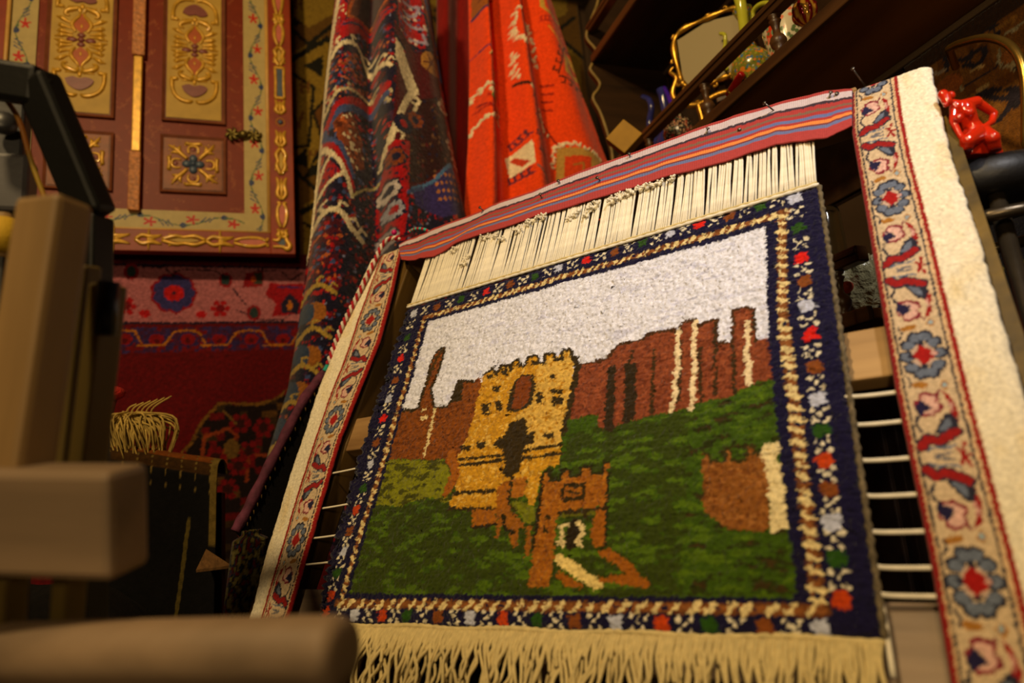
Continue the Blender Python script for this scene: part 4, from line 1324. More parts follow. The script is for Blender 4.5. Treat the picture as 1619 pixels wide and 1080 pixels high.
c.line(H2((50, 600), (60, 640), (110, 680), (140, 740), (160, 790)), 0.014, BL); c.line(H2((40, 640), (90, 690), (130, 760), (160, 830)), 0.014, RD)
c.line(H2((36, 650), (70, 700), (110, 750), (140, 810), (155, 870)), 0.012, WH); c.line(H2((155, 870), (210, 820), (280, 780)), 0.007, (170, 160, 110))
q = H2((36, 745), (70, 730), (110, 785), (50, 850), (30, 830)); c.poly(q, RD); speckle(q, [NV_, (90, 30, 60)], 72, 0.0037)
c.line(H2((20, 860), (60, 820), (120, 790)), 0.010, WH); c.line(H2((30, 790), (50, 740), (70, 715)), 0.008, WH)
hooks(H2((0, 975), (30, 940), (70, 925), (120, 945), (150, 990), (200, 1030)), 0.016, WH, 5)
q = H2((-10, 980), (60, 950), (120, 980), (90, 1200), (-60, 1230)); c.poly(q, (70, 12, 30)); speckle(q, [(180, 90, 40), BL, RD, NV_], 198, 0.0056)
# right fold
q = H2((335, -60), (400, -60), (450, 250), (440, 290), (330, 260), (325, 120)); c.poly(q, RD); speckle(q, [BL, NV_, (196, 180, 176)], 126, 0.0056)
for p in [((350, 130), (420, 130), (400, 165), (360, 170)), ((340, 200), (430, 215)), ((380, 260), (450, 270), (430, 235))]:
    c.line(H2(*p), 0.009, (150, 140, 170))
c.line(H2((330, 265), (370, 300), (400, 340)), 0.030, MR)
c.poly(H2((325, 340), (420, 300), (560, 350), (600, 500), (600, 760), (400, 860), (280, 900), (300, 640)), MR)
q = H2((390, 500), (520, 480), (545, 730), (430, 820), (370, 840), (350, 700)); c.poly(q, (42, 14, 18)); speckle(q, [(90, 60, 40), (80, 16, 24), NV_], 108, 0.0050)
c.line(H2((420, -40), (480, 160), (560, 350), (600, 480)), 0.040, BL); speckle(H2((400, -40), (470, -40), (610, 380), (600, 500), (540, 360)), [RD, (150, 80, 40)], 108, 0.0056)
c.line(H2((390, -40), (440, 120), (520, 320)), 0.010, RU_); c.line(H2((490, -40), (530, 100), (560, 220)), 0.010, (150, 140, 110))
c.ell(H2((465, 342))[0], 0.034, 0.038, (150, 104, 44)); [c.line([H2((465, 342))[0], H2((465 + 34 * math.cos(a), 342 + 40 * math.sin(a)))[0]], 0.005, (80, 30, 20)) for a in np.arange(6) * 1.047]
q = H2((500, 340), (550, 390), (590, 520), (610, 800), (570, 760), (530, 620), (520, 480)); c.poly(q, RD); speckle(q, [NV_, BL, MR], 126, 0.0050)
for x, y in ((530, 470), (512, 505), (565, 590), (545, 650), (570, 705)):
    c.rosette(H2((x, y))[0], 0.021, (200, 190, 170), RD, 6)
c.poly(H2((316, 295), (345, 315), (375, 380), (412, 462), (400, 500), (372, 500), (345, 440), (312, 360)), WH)
hooks(H2((400, 470), (370, 500), (330, 590), (300, 660), (278, 740)), 0.018, WH, 5, 1)
q = H2((290, 690), (370, 680), (360, 960), (340, 1060), (255, 1060), (262, 860)); c.poly(q, RD); speckle(q, [MR, NV_], 72, 0.0062)
for x, y, a, b in ((315, 745, RU_, NV_), (296, 855, (190, 180, 180), NV_), (312, 935, (150, 150, 170), RD), (395, 585, RU_, NV_), (345, 620, NV_, RD), (290, 1030, (150, 140, 150), NV_)):
    c.ell(H2((x, y))[0], 0.028, 0.030, NV_); c.rosette(H2((x, y))[0], 0.027, a, b, 7)
q = H2((380, 865), (470, 820), (540, 735), (600, 870), (610, 930), (500, 960), (390, 920)); c.poly(q, (50, 40, 100))
for x in range(5):
    for y in range(4):
        c.ell(H2((470 + x * 20 + y * 6, 800 + y * 30 - x * 4))[0], 0.005, 0.006, (176, 110, 60))
c.line(H2((380, 862), (470, 815), (540, 735), (585, 820), (605, 900)), 0.010, (70, 110, 160)); c.line(H2((360, 880), (420, 850)), 0.01, BL); c.line(H2((555, 745), (600, 850)), 0.010, RD)
# lower part
for (x, y) in ((-40, 1250), (-60, 1420), (-100, 1560), (-140, 1700), (-170, 1850)):
    hooks(H2((x, y), (x + 60, y - 40), (x + 130, y)), 0.012, (170, 140, 60), 3); c.ell(H2((x + 50, y + 70))[0], 0.03, 0.03, (150, 90, 30)); c.ell(H2((x + 20, y + 60))[0], 0.02, 0.03, (40, 60, 90))
# white stitched edge at the left
lft = H2((118, -60), (110, 60), (78, 250), (60, 400), (42, 560), (36, 660), (22, 820), (-2, 980), (-20, 1080)); c.line(lft, 0.010, WH)
hk = [hz_(*p) for p in ((537, -60), (530, 0), (512, 150), (500, 290), (490, 380), (474, 500), (455, 620), (425, 720), (402, 800), (378, 900))]
hr = [0.46, 0.475, 0.50, 0.53, 0.545, 0.55, 0.55, 0.54, 0.52, 0.50]
keys = [(p[2], p[0], r) for p, r in zip(hk, hr)]


def carpet_fold(k, v, z):
    k2 = k + 0.012 * np.sin(v * 9)
    split = 0.40 - 0.02 * np.sin(v * 7)
    a = np.clip(k2 / split, 0, 1); b = np.clip((k2 - split) / (1 - split), 0, 1)
    left = 0.13 * np.sin(np.pi * np.clip(a, 0, 1) ** 0.62) ** 0.9
    right = 0.16 * np.sin(np.pi * np.clip(b * 0.94 + 0.05, 0, 1) ** 0.66) ** 0.8 + 0.025 * np.sin(b * 9 + 2 * v)
    w_ = 1 / (1 + np.exp(-(k2 - split) * 70))
    return (left * (1 - w_) + right * w_) + 0.05 * v * v + 0.02 * (fbm(k * 4, v * 5) - 0.5)


hang('folded_carpet', 'dark red and navy patterned carpet hanging in folds beside the shutters', keys, carpet_fold, HY, c, mat_attr('carpet_wool', gain=0.9, bscale=340, bstr=0.8, var=0.25, bdist=0.004), 300, 560, 0.008)

# orange kilim
OY_ = 1.98
O2 = lambda *p: [aty(700 + x / 3.273, y / 3.273, OY_)[[0, 2]] for x, y in p]
c = Cv(0.3, 1.0, 1.5, 2.5, 0.0022, (226, 66, 12))
WB = (222, 208, 176); DKB = (60, 26, 14)


def beads(p, n, col=WB, r=0.0048, z=0.006):
    p = smooth(p, 10)
    for i in np.linspace(0, len(p) - 1, n).astype(int):
        a = random.uniform(0, 3.1)
        c.ell(p[i] + rng.normal(size=2) * 0.003, r * 1.7, r * 0.8, col, a, z)


def comb(p, wd, col, n, up=1):
    p = np.array(p, float); a, b = p[0], p[-1]; d = (b - a) / n; q = np.array([-d[1], d[0]]); q = q / np.linalg.norm(q) * wd * up
    c.line([a, b], 0.006, col)
    for i in range(n):
        s = a + d * (i + 0.3); c.line([s, s + q, s + q + d * 0.45], 0.006, col)


c.poly(O2((130, 25), (235, 25), (240, 160), (132, 150)), (150, 80, 18)); c.line(O2((135, 155), (240, 165)), 0.010, (70, 40, 90)); c.line(O2((130, 22), (250, 20)), 0.008, (30, 16, 12)); c.line(O2((150, 60), (200, 50)), 0.005, (90, 40, 10)); c.line(O2((150, 100), (215, 90)), 0.005, (90, 40, 10))
c.line(O2((128, 348), (180, 355), (230, 385)), 0.006, (90, 40, 90))
beads(O2((120, 570), (160, 550), (215, 558), (262, 610), (265, 700)), 24); beads(O2((112, 745), (150, 712), (210, 705), (262, 690)), 22); beads(O2((190, 580), (240, 600), (250, 660)), 12)
for p in [((135, 640), (200, 660)), ((150, 620), (225, 680)), ((180, 600), (235, 640))]:
    c.line(O2(*p), 0.006, (150, 20, 14), 0.003)
c.ell(O2((205, 610))[0], 0.008, 0.008, (110, 140, 70), z=0.004)
beads(O2((200, 400), (235, 395), (245, 470), (262, 560)), 18, (196, 170, 110)); beads(O2((318, 350), (330, 430), (345, 480)), 10); beads(O2((330, 170), (322, 240), (345, 300), (380, 330)), 20); beads(O2((340, 160), (410, 165), (440, 230), (460, 380)), 22); beads(O2((375, 320), (420, 330), (455, 370)), 10)
for p in [((360, 190), (400, 250)), ((380, 190), (420, 260))]:
    c.line(O2(*p), 0.007, (150, 20, 14))
c.line(O2((335, 505), (395, 545)), 0.010, DKB); c.line(O2((398, 548), (440, 585)), 0.012, WB); beads(O2((470, 620), (480, 680), (510, 740)), 12)
for x, y in ((405, 600), (420, 690), (415, 790), (430, 870)):
    comb(O2((x, y), (x + 60, y + 12)), 0.016, (110, 40, 50), 3)
c.poly(O2((305, 850), (400, 815), (412, 930), (325, 955)), WB); c.poly(O2((325, 870), (345, 860), (395, 915), (370, 925)), (190, 60, 30)); comb(O2((320, 985), (410, 975)), 0.02, (90, 40, 60), 4); comb(O2((330, 815), (400, 780)), 0.02, (90, 40, 60), 4)
c.line(O2((420, 945), (500, 1010)), 0.007, (120, 90, 90))
c.poly(O2((470, -20), (560, -20), (610, 150), (550, 145), (500, 120), (470, 90)), (190, 150, 60)); c.poly(O2((490, -20), (545, -20), (590, 130), (540, 125), (495, 100)), (222, 62, 14)); comb(O2((475, 165), (530, 170)), 0.018, (170, 40, 20), 3)
c.line(O2((515, 200), (590, 285)), 0.008, (216, 140, 40))
c.poly(O2((600, 315), (640, 330), (715, 455), (690, 455), (595, 430)), (210, 160, 50)); c.poly(O2((625, 360), (690, 430), (650, 430), (615, 395)), (200, 70, 20))
comb(O2((560, 440), (575, 380), (600, 290)), 0.020, DKB, 4, 1); comb(O2((720, 500), (565, 455)), 0.022, DKB, 4, 1); comb(O2((600, 290), (650, 310)), 0.016, DKB, 2, 1)
for y in (480, 520, 560, 600):
    c.line(O2((490, y), (540, y + 10)), 0.007, (140, 30, 14))
c.line(O2((500, 680), (570, 790)), 0.006, (120, 30, 12))
c.poly(O2((565, 800), (700, 830), (780, 860), (760, 1000), (560, 1000)), (170, 130, 60)); c.poly(O2((600, 850), (720, 870), (710, 960), (600, 960)), (196, 60, 20)); beads(O2((545, 900), (560, 800), (640, 800), (780, 870)), 26); beads(O2((800, 700), (820, 800), (840, 860)), 12)
c.line(O2((640, 900), (680, 900), (680, 940)), 0.007, (150, 100, 40))
oz = lambda px, py: aty(px, py, OY_)
ok = [oz(*p) for p in ((736, -60), (737, 0), (738, 120), (735, 240), (728, 345), (727, 356))]
orr = [oz(*p)[0] for p in ((850, -60), (872, 0), (905, 100), (948, 235), (985, 345), (988, 356))]
keys = [(p[2], p[0], r) for p, r in zip(ok, orr)]


def kilim_fold(k, v, z):
    r1 = 0.12 * np.exp(-((k - 0.11) / 0.080) ** 2)
    r2 = 0.11 * np.exp(-((k - (0.46 - 0.06 * v)) / 0.10) ** 2)
    r3 = 0.060 * np.exp(-((k - 0.80) / 0.16) ** 2)
    return r1 + r2 + r3 + 0.03 * v + 0.012 * (fbm(k * 5, v * 4) - 0.5)


hang('orange_kilim', 'orange kilim with white knotted motifs hanging in folds', keys, kilim_fold, OY_, c, mat_attr('orange_weave', bscale=420, bstr=0.4, var=0.12, bdist=0.002), 260, 330, 0.004, 'kilim', 0.002)
# dark red cloth hung behind the two
c2 = Cv(0.2, 0.9, 1.2, 2.6, 0.004, (120, 16, 12))
keys = [(p[2], p[0], q_[0]) for p, q_ in ((aty(690, -60, 2.12), aty(800, -60, 2.12)), (aty(690, 450, 2.12), aty(800, 450, 2.12)))]
hang('dark_red_cloth', 'plain dark red cloth hanging in shade behind the orange kilim', keys, lambda k, v, z: 0.03 * np.sin(k * 14) + 0.0 * v, 2.12, c2, MATS['orange_weave'], 60, 60, 0.004, 'cloth', 0.0)
# the pole that carries the hanging carpets
pole = thing('hanging_pole', 'wooden pole that carries the hanging carpets', 'pole', (0.6, 1.96, 2.62))
tube('rod', [(-0.1, 1.93, 2.62), (1.25, 1.96, 2.62)], 0.018, oldwood, pole, 10)
for x in (0.12, 1.15):
    bar('bracket', (x, 1.95, 2.64), (x, YW, 2.64), 0.03, 0.03, oldwood, pole)

# ------------------------------------------------------------------ wall shelf with turned galleries, along the right wall
walnut = wood('walnut', (58, 36, 18), (86, 56, 28), 0.4)
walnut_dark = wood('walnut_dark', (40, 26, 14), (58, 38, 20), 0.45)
shelf_board = wood('shelf_board', (126, 80, 30), (150, 100, 42), 0.5, 8)
SX0, SX1 = 0.98, 1.247
unit = thing('gallery_shelf', 'dark wooden wall shelf with turned gallery rails and scalloped end board', 'shelf', ((SX0 + SX1) / 2, 1.2, 0.0))
turn = [(0.0045, 0), (0.009, 0.002), (0.009, 0.006), (0.006, 0.009), (0.012, 0.018), (0.0135, 0.028), (0.011, 0.037), (0.006, 0.044), (0.0055, 0.056), (0.0075, 0.068), (0.010, 0.074), (0.006, 0.078), (0.0105, 0.083), (0.0095, 0.088), (0.005, 0.091)]
for zs, ya, yb, sp in ((ZC + 0.800, 0.20, 1.79, (0.50, 0.75, 1.004, 1.258, 1.53)), (ZC + 1.318, 0.20, 1.79, (1.05, 1.28, 1.50)), (ZC + 0.232, 0.90, 1.79, (0.966, 1.23, 1.50))):
    bar('shelf_board', ((SX0 + SX1) / 2, ya, zs), ((SX0 + SX1) / 2, yb, zs), SX1 - SX0, 0.020, shelf_board if zs < ZC + 1.2 else walnut_dark, unit)  # upper board in darker wood: its black shade is put into the colour
    bar('front_edge', (SX0 - 0.006, ya, zs), (SX0 - 0.006, yb, zs), 0.012, 0.028, walnut, unit)
    bar('back_batten', (SX1 - 0.006, ya, zs - 0.018), (SX1 - 0.006, yb, zs - 0.018), 0.012, 0.014, wood('batten', (96, 78, 58), (120, 98, 74)), unit)
    r = bar('gallery_rail', (SX0, ya, zs + 0.110), (SX0, yb, zs + 0.112), 0.028, 0.030, walnut, unit)
    bar('rail_bead', (SX0 - 0.015, ya, zs + 0.114), (SX0 - 0.015, yb, zs + 0.114), 0.006, 0.009, walnut, r, bevel=0.002)
    for y in sp:
        lathe('spindle', (SX0, y, zs + 0.010), [(r * 1.3, h) for r, h in turn], walnut, unit, n=14)
# scalloped end board
prof = [(0.975, 2.30), (1.03, 2.20), (0.985, 2.08), (0.965, 2.02), (0.995, 1.972), (0.972, 1.922), (0.965, 1.90), (0.992, 1.860), (0.985, 1.835), (0.962, 1.80), (0.985, 1.74), (1.006, 1.62), (0.995, 1.50), (0.975, 1.42), (0.985, 1.2), (0.97, 0.95), (0.985, 0.80)]
ol = [(x, 1.79, z) for x, z in smooth(prof, 5)] + [(SX1, 1.79, 0.80), (SX1, 1.79, 2.30)]
V, Fc = plate_vf(ol, (0, 1, 0), 0.022); obj('end_board', V, Fc, walnut_dark, unit, False)
tube('edge_bead', [(x - 0.001, 1.79, z) for x, z in smooth(prof, 5)], 0.005, wood('edge_gold', (120, 98, 48), (150, 124, 66)), unit, 6)
box('back_board', (SX1 + 0.004, 1.345, 1.75), (0.006, 0.87, 1.10), walnut_dark, unit)
# dark cupboard added below it, standing in for the shade behind the loom
cup = thing('shade_cupboard', 'dark wooden cupboard added as shade below the gallery shelf, behind the loom', 'cupboard', (1.12, 1.35, 0))
box('body', (1.125, 1.36, 0.36), (0.235, 0.86, 0.72), walnut_dark, cup)
for y in (1.15, 1.58):
    d = box('shade_cupboard_door', (1.003, y, 0.36), (0.012, 0.40, 0.62), walnut_dark, cup)
    V, Fc = ball_vf((0.992, y + (0.16 if y < 1.3 else -0.16), 0.40), 0.010, 10, 8); obj('knob', V, Fc, walnut, d)
for y in (0.98, 1.74):
    for x in (1.03, 1.21):
        pass

# ------------------------------------------------------------------ things on the shelf
SZ = ZC + 0.810
gold = mat('gilt_metal', (190, 144, 52), 0.35, 0.85, 0.3, 50, 0.3, 120)
mir = thing('gilt_mirror', 'table mirror in a baroque gilt frame on the gallery shelf', 'mirror', (1.10, 1.42, SZ))
mTL, mTR = atx(1071, 66, 1.06), None
mTR = atz(1169, 24, mTL[2])
mh = (mTR - mTL) / np.linalg.norm(mTR - mTL)
mz0 = atx(1071, 146, 1.06)[2]
mb = np.array([mTL[0], mTL[1], 0.0]); MWd = 0.175
mn = np.cross(mh, [0, 0, 1.0]); mn = mn if mn @ (CAM - mTL) > 0 else -mn
MP = lambda u, z, o=0.0: mb + mh * u + np.array([0, 0, z]) + mn * o
zA, zB = mz0, mTL[2] + 0.004
gl = [MP(0.0, zA + 0.012), MP(0.025, zA - 0.012), MP(MWd / 2, zA - 0.02), MP(MWd - 0.025, zA - 0.012), MP(MWd, zA + 0.012), MP(MWd, zB), MP(MWd / 2, zB + 0.018), MP(0.0, zB)]
m_mirror, nt, b = _new('mirror_reflection_tone')
b.inputs['Base Color'].default_value = (*lin((128, 116, 84)), 1); b.inputs['Metallic'].default_value = 0.35; b.inputs['Roughness'].default_value = 0.6  # beige reflection of the lit room put into the base colour
V, Fc = plate_vf(gl, -mn, 0.006); obj('mirror_glass', V, Fc, m_mirror, mir, False)
cx_ = np.mean(gl, 0)
fr = smooth([g + (g - cx_) * 0.06 for g in gl] + [gl[0] + (gl[0] - cx_) * 0.06], 8)
kk = np.arange(len(fr))
tube('frame', fr + mn * 0.003, 0.0075 + 0.0022 * np.sin(kk * 1.1), gold, mir, 8)
# crest and scrolled side leaves
for i in range(0, len(fr) - 1, 4):
    p = fr[i]; d = p - cx_; d /= np.linalg.norm(d)
    sgn = 1 if i % 8 else -1
    e = p + d * 0.012 + np.cross(mn, d) * 0.010 * sgn
    tube('scroll_leaf', smooth([p, p + d * 0.011, e, e - np.cross(mn, d) * 0.004 * sgn - d * 0.004], 3), np.linspace(0.005, 0.0022, 10), gold, mir, 6)
for u in (-0.022, MWd + 0.018):
    tube('side_scroll', smooth([MP(u, zA - 0.05), MP(u - 0.012, zA - 0.01), MP(u + 0.004, zA + 0.03), MP(u - 0.010, zA + 0.055), MP(u + 0.002, zA + 0.066)], 6), np.interp(np.linspace(0, 1, 25), [0, .5, 1], [.008, .007, .003]), gold, mir, 8)
tube('lower_garland', smooth([MP(-0.02, zA - 0.05), MP(0.03, zA - 0.07), MP(MWd / 2, zA - 0.062), MP(MWd - 0.03, zA - 0.07), MP(MWd + 0.02, zA - 0.05)], 6), 0.008, gold, mir, 8)
for u in (0.03, MWd - 0.03):
    tube('foot', smooth([MP(u, zA - 0.06), MP(u + 0.006, (zA + SZ) / 2 - 0.03), MP(u - 0.012, SZ + 0.008)], 5), 0.008, gold, mir, 8)
bar('easel_back', MP(MWd / 2, zB - 0.06, -0.012), MP(MWd / 2, SZ + 0.004, -0.05), 0.03, 0.006, walnut, mir, mn)


def painted(name, base_col, cols, scale=26):
    """enamel with scattered painted blossoms"""
    if name in MATS:
        return MATS[name]
    m, nt, b = _new(name)
    N, L = nt.nodes.new, nt.links.new
    tc = N('ShaderNodeTexCoord')
    prev = None
    for i, col in enumerate(cols):
        vo = N('ShaderNodeTexVoronoi'); vo.inputs['Scale'].default_value = scale * (1 + 0.37 * i)
        mp = N('ShaderNodeMapping'); mp.inputs['Location'].default_value = (i * 3.1, i * 1.7, i * 0.9)
        L(tc.outputs['Object'], mp.inputs['Vector']); L(mp.outputs[0], vo.inputs['Vector'])
        rp = N('ShaderNodeValToRGB'); rp.color_ramp.elements[0].position = 0.30; rp.color_ramp.elements[1].position = 0.36
        rp.color_ramp.elements[0].color = (1, 1, 1, 1); rp.color_ramp.elements[1].color = (0, 0, 0, 1)
        L(vo.outputs['Distance'], rp.inputs[0])
        mx = N('ShaderNodeMix'); mx.data_type = 'RGBA'
        L(rp.outputs[0], mx.inputs[0])
        if prev is None:
            mx.inputs[6].default_value = (*lin(base_col), 1)
        else:
            L(prev, mx.inputs[6])
        mx.inputs[7].default_value = (*lin(col), 1)
        prev = mx.outputs[2]
    L(prev, b.inputs['Base Color'])
    b.inputs['Roughness'].default_value = 0.18
    MATS[name] = m
    return m


# painted ewer with pale green spout and handle
ec = atx(1190, 110, 1.10); er = 0.052
ew = thing('painted_ewer', 'round ewer painted with orange flowers and a pale green spout and handle', 'ewer', (ec[0], ec[1], SZ))
yelgreen = mat('pale_green_glaze', (176, 176, 52), 0.15, var=0.12, vscale=20, coat=0.5)
zc0 = ec[2] - SZ
lathe('body', (ec[0], ec[1], SZ), [(0.030, 0), (0.034, 0.004), (0.022, 0.014), (0.024, zc0 - er * 0.92), (er * 0.62, zc0 - er * 0.78), (er * 0.9, zc0 - er * 0.42), (er, zc0), (er * 0.9, zc0 + er * 0.45), (er * 0.6, zc0 + er * 0.82), (0.018, zc0 + er * 1.02), (0.013, zc0 + 0.085), (0.015, zc0 + 0.14), (0.024, zc0 + 0.165)], painted('ewer_enamel', (120, 120, 44), [(214, 128, 40), (96, 110, 44), (70, 112, 150), (200, 120, 60), (150, 150, 50)], 44), ew, n=28)
p0 = atx(1178, 60, 1.075)
tube('spout', smooth([ec + np.array([-0.03, 0.02, 0.03]), atx(1178, 75, 1.08), atx(1176, 45, 1.075), atx(1172, 10, 1.07), atx(1164, -20, 1.07)], 6), np.interp(np.linspace(0, 1, 25), [0, .4, 1], [.013, .011, .015]), yelgreen, ew, 12)
tube('handle', smooth([atx(1192, 50, 1.11), atx(1190, 22, 1.11), atx(1200, 8, 1.11), atx(1216, 6, 1.115), atx(1222, 25, 1.115), atx(1212, 60, 1.115)], 6), 0.006, yelgreen, ew, 10)
tube('handle', smooth([atx(1139, 53, 1.12), atx(1146, 56, 1.12), atx(1146, 75, 1.12), atx(1141, 94, 1.12), atx(1150, 110, 1.11)], 6), 0.0052, yelgreen, ew, 10)  # the spout's reflection in the mirror, built as a tube
# second, larger painted vase
vc = atx(1243, 48, 1.16)
va = thing('painted_vase', 'white vase painted with red and orange flowers on the gallery shelf', 'vase', (vc[0], vc[1], SZ))
zc0 = vc[2] - SZ
lathe('body', (vc[0], vc[1], SZ), [(0.03, 0), (0.034, 0.005), (0.030, 0.03), (0.045, zc0 * 0.6), (0.055, zc0), (0.048, zc0 + 0.03), (0.022, zc0 + 0.06), (0.017, zc0 + 0.09), (0.026, zc0 + 0.12)], painted('vase_enamel', (206, 196, 170), [(200, 60, 30), (110, 140, 110), (214, 120, 90), (90, 110, 70)], 30), va, n=26)
lathe('rim', (vc[0], vc[1], SZ + zc0 + 0.118), [(0.0262, 0), (0.028, 0.003), (0.0262, 0.006)], gold, va, n=20)
# ribbed red and gold glass ball
bc = atx(1272, 20, 1.04)
gbl = thing('ribbed_glass_ornament', 'ribbed red and gold glass ornament standing behind the gallery rail', 'ornament', (bc[0], bc[1], SZ))
rb = 0.024
nu, nv = 48, 18
th, ph = np.meshgrid(np.linspace(0, 2 * math.pi, nu, endpoint=False), np.linspace(0.12, math.pi - 0.12, nv))
rr = rb * (1 + 0.10 * np.cos(th * 8 + ph * 1.5))
P = np.stack([bc[0] + rr * np.sin(ph) * np.cos(th), bc[1] + rr * np.sin(ph) * np.sin(th), bc[2] - 1.25 * rb * np.cos(ph)], -1)
Cc = np.where((np.cos(th * 8 + ph * 1.5) > 0.1)[..., None], lin((130, 14, 24)), lin((214, 160, 60)))
mg, nt, b = _new('ornament_glaze'); at_ = nt.nodes.new('ShaderNodeAttribute'); at_.attribute_name = 'Col'; nt.links.new(at_.outputs['Color'], b.inputs['Base Color']); b.inputs['Roughness'].default_value = 0.1; b.inputs['Metallic'].default_value = 0.4
grid('globe', P, Cc, mg, gbl, 0, True, True)
lathe('stem', (bc[0], bc[1], SZ), [(0.016, 0), (0.017, 0.003), (0.006, 0.01), (0.005, bc[2] - SZ - rb * 1.15), (0.009, bc[2] - SZ - rb * 1.1)], gold, gbl, n=14)
V, Fc = ball_vf((bc[0] + 0.012, bc[1] - 0.016, bc[2] + 0.010), 0.007, 12, 8); obj('berry', V, Fc, mat('dark_red_glass', (90, 20, 30), 0.08), gbl)
# red lacquered tube lying along the shelf edge
a, b_ = atx(1152, 150, 1.05), atx(1182, 126, 1.05)
d = (b_ - a) * np.array([1, 1, 0]); d /= np.linalg.norm(d)
a = np.array([a[0], a[1], SZ + 0.056])
lk = thing('red_lacquer_case', 'glossy red lacquered case propped behind the gallery rail', 'case', (a[0], a[1], SZ))
redl = mat('red_lacquer', (150, 20, 18), 0.12, var=0.1)
p1 = np.array([a[0], a[1] + 0.03, SZ + 0.010]); p2 = np.array([a[0], a[1] - 0.16, SZ + 0.062])
ddir = (p2 - p1) / np.linalg.norm(p2 - p1)
lathe('case', atx(1151, 151, 1.05), [(0.003, -0.003), (0.008, 0.0), (0.0095, 0.003), (0.0098, 0.062), (0.0095, 0.065), (0.003, 0.068)], redl, lk, (0, -0.9, 0.3), 16)
lathe('cap', atx(1151, 151, 1.05) + np.array([0, 0.002, -0.001]), [(0.0099, 0.012), (0.0105, 0.013), (0.0105, 0.016), (0.0099, 0.017)], gold, lk, (0, -0.9, 0.3), 16)
bar('stand', atx(1151, 151, 1.05) + np.array([0, -0.03, 0.0]), (1.05, atx(1151, 151, 1.05)[1] - 0.03, SZ), 0.012, 0.006, walnut, lk, (0, 1, 0))
# blue ewer with a long spout
bx_ = atx(1040, 228, 1.10)
be = thing('blue_ewer', 'slender dark blue ewer with a curved spout at the far end of the shelf', 'ewer', (1.115, bx_[1] - 0.04, SZ))
cobalt = mat('cobalt_glaze', (44, 46, 110), 0.16, var=0.25, vscale=30, coat=0.4)
by_ = bx_[1] - 0.04
lathe('body', (1.115, by_, SZ), [(0.03, 0), (0.032, 0.004), (0.02, 0.015), (0.036, 0.05), (0.048, 0.10), (0.042, 0.15), (0.018, 0.20), (0.011, 0.24), (0.012, 0.29), (0.018, 0.32)], cobalt, be, n=22)
tube('spout', smooth([(1.10, by_ + 0.03, SZ + 0.12), atx(1034, 214, 1.10), atx(1027, 196, 1.10), atx(1030, 172, 1.10), atx(1026, 158, 1.10), atx(1016, 153, 1.10)], 6), np.interp(np.linspace(0, 1, 31), [0, .3, 1], [.014, .011, .008]), cobalt, be, 10)
tube('handle', smooth([atx(1066, 172, 1.10), atx(1060, 160, 1.10), atx(1054, 146, 1.10), atx(1050, 138, 1.10)], 5), np.interp(np.linspace(0, 1, 16), [0, 1], [.009, .005]), mat('violet_glaze', (60, 30, 150), 0.15), be, 10)
# round patterned jar
jc = atx(1073, 210, 1.06)
jr = thing('patterned_jar', 'small round jar with dense dark red and cream pattern behind the rail', 'jar', (jc[0], jc[1], SZ))
lathe('body', (jc[0], jc[1], SZ), [(0.018, 0), (0.022, 0.004), (0.040, jc[2] - SZ - 0.03), (0.044, jc[2] - SZ), (0.036, jc[2] - SZ + 0.028), (0.018, jc[2] - SZ + 0.04), (0.020, jc[2] - SZ + 0.048)], painted('jar_enamel', (50, 36, 34), [(150, 40, 34), (170, 160, 130), (60, 80, 70), (180, 140, 110)], 60), jr, n=22)
V, Fc = ball_vf((jc[0], jc[1], jc[2] + 0.056), 0.011, 12, 8); obj('lid_knob', V, Fc, cobalt, jr)
V, Fc = ball_vf(atx(1053, 232, 1.03), (0.011, 0.011, 0.010), 14, 10)
tag(obj('glass_ball', V, Fc, mat('blue_glass', (60, 60, 190), 0.08), None), 'tiny shiny blue ball low behind the gallery rail', 'ball')
# cardboard box turned on its corner, and a wooden box behind it
bc2 = atx(985, 222, 1.06)
bxo = thing('ochre_box', 'plain ochre box tilted on its corner at the far end of the shelf', 'box', (bc2[0], 1.70, SZ))
ochre = mat('ochre_card', (150, 112, 24), 0.7, var=0.1)
hx_ = np.array([0.82, -0.57, 0.0]); kx = math.radians(40)
u1 = hx_ * math.cos(kx) + np.array([0, 0, 1]) * math.sin(kx); u2 = -hx_ * math.sin(kx) + np.array([0, 0, 1]) * math.cos(kx); u3 = np.cross(u1, u2)
cc = atd(988, 220, 1.86)
box('carton', cc, (0.070, 0.070, 0.04), ochre, bxo, (u1, u2, u3), 0.002)
box('flap', cc - u3 * 0.0215, (0.060, 0.060, 0.002), mat('ochre_card_dark', (132, 98, 20), 0.7, var=0.1), bxo, (u1, u2, u3), 0.0005)
wb = thing('wooden_box', 'small brown wooden box leaning behind the ochre box', 'box', (1.15, 1.70, SZ))
box('body', (1.185, 1.738, SZ + 0.12), (0.10, 0.07, 0.24), wood('box_wood', (92, 66, 30), (120, 90, 44)), wb)
for z in (0.06, 0.18):
    box('band', (1.185, 1.738, SZ + z), (0.104, 0.074, 0.012), walnut, wb)
# trinkets on the upper shelf
for i, (px, py, col, r) in enumerate(((962, 40, (196, 96, 70), 0.020), (988, 12, (216, 180, 120), 0.018))):
    q = atx(px, py, 1.0)
    t = thing('shell_trinket' if i == 0 else 'glass_trinket', ('small pink shell trinket on the upper shelf' if i == 0 else 'small pale glass trinket on the upper shelf'), 'trinket', (1.03, q[1], ZC + 1.328))
    lathe('body', (1.03, q[1], ZC + 1.328), [(0.012, 0), (0.016, 0.004), (r, 0.018), (r * 1.1, 0.034), (r * 0.7, 0.052), (r * 0.3, 0.062)], mat('trinket_%d' % i, col, 0.2), t, n=16)
    lathe('foot', (1.03, q[1], ZC + 1.328), [(0.017, 0), (0.018, 0.003), (0.017, 0.005)], gold, t, n=16)

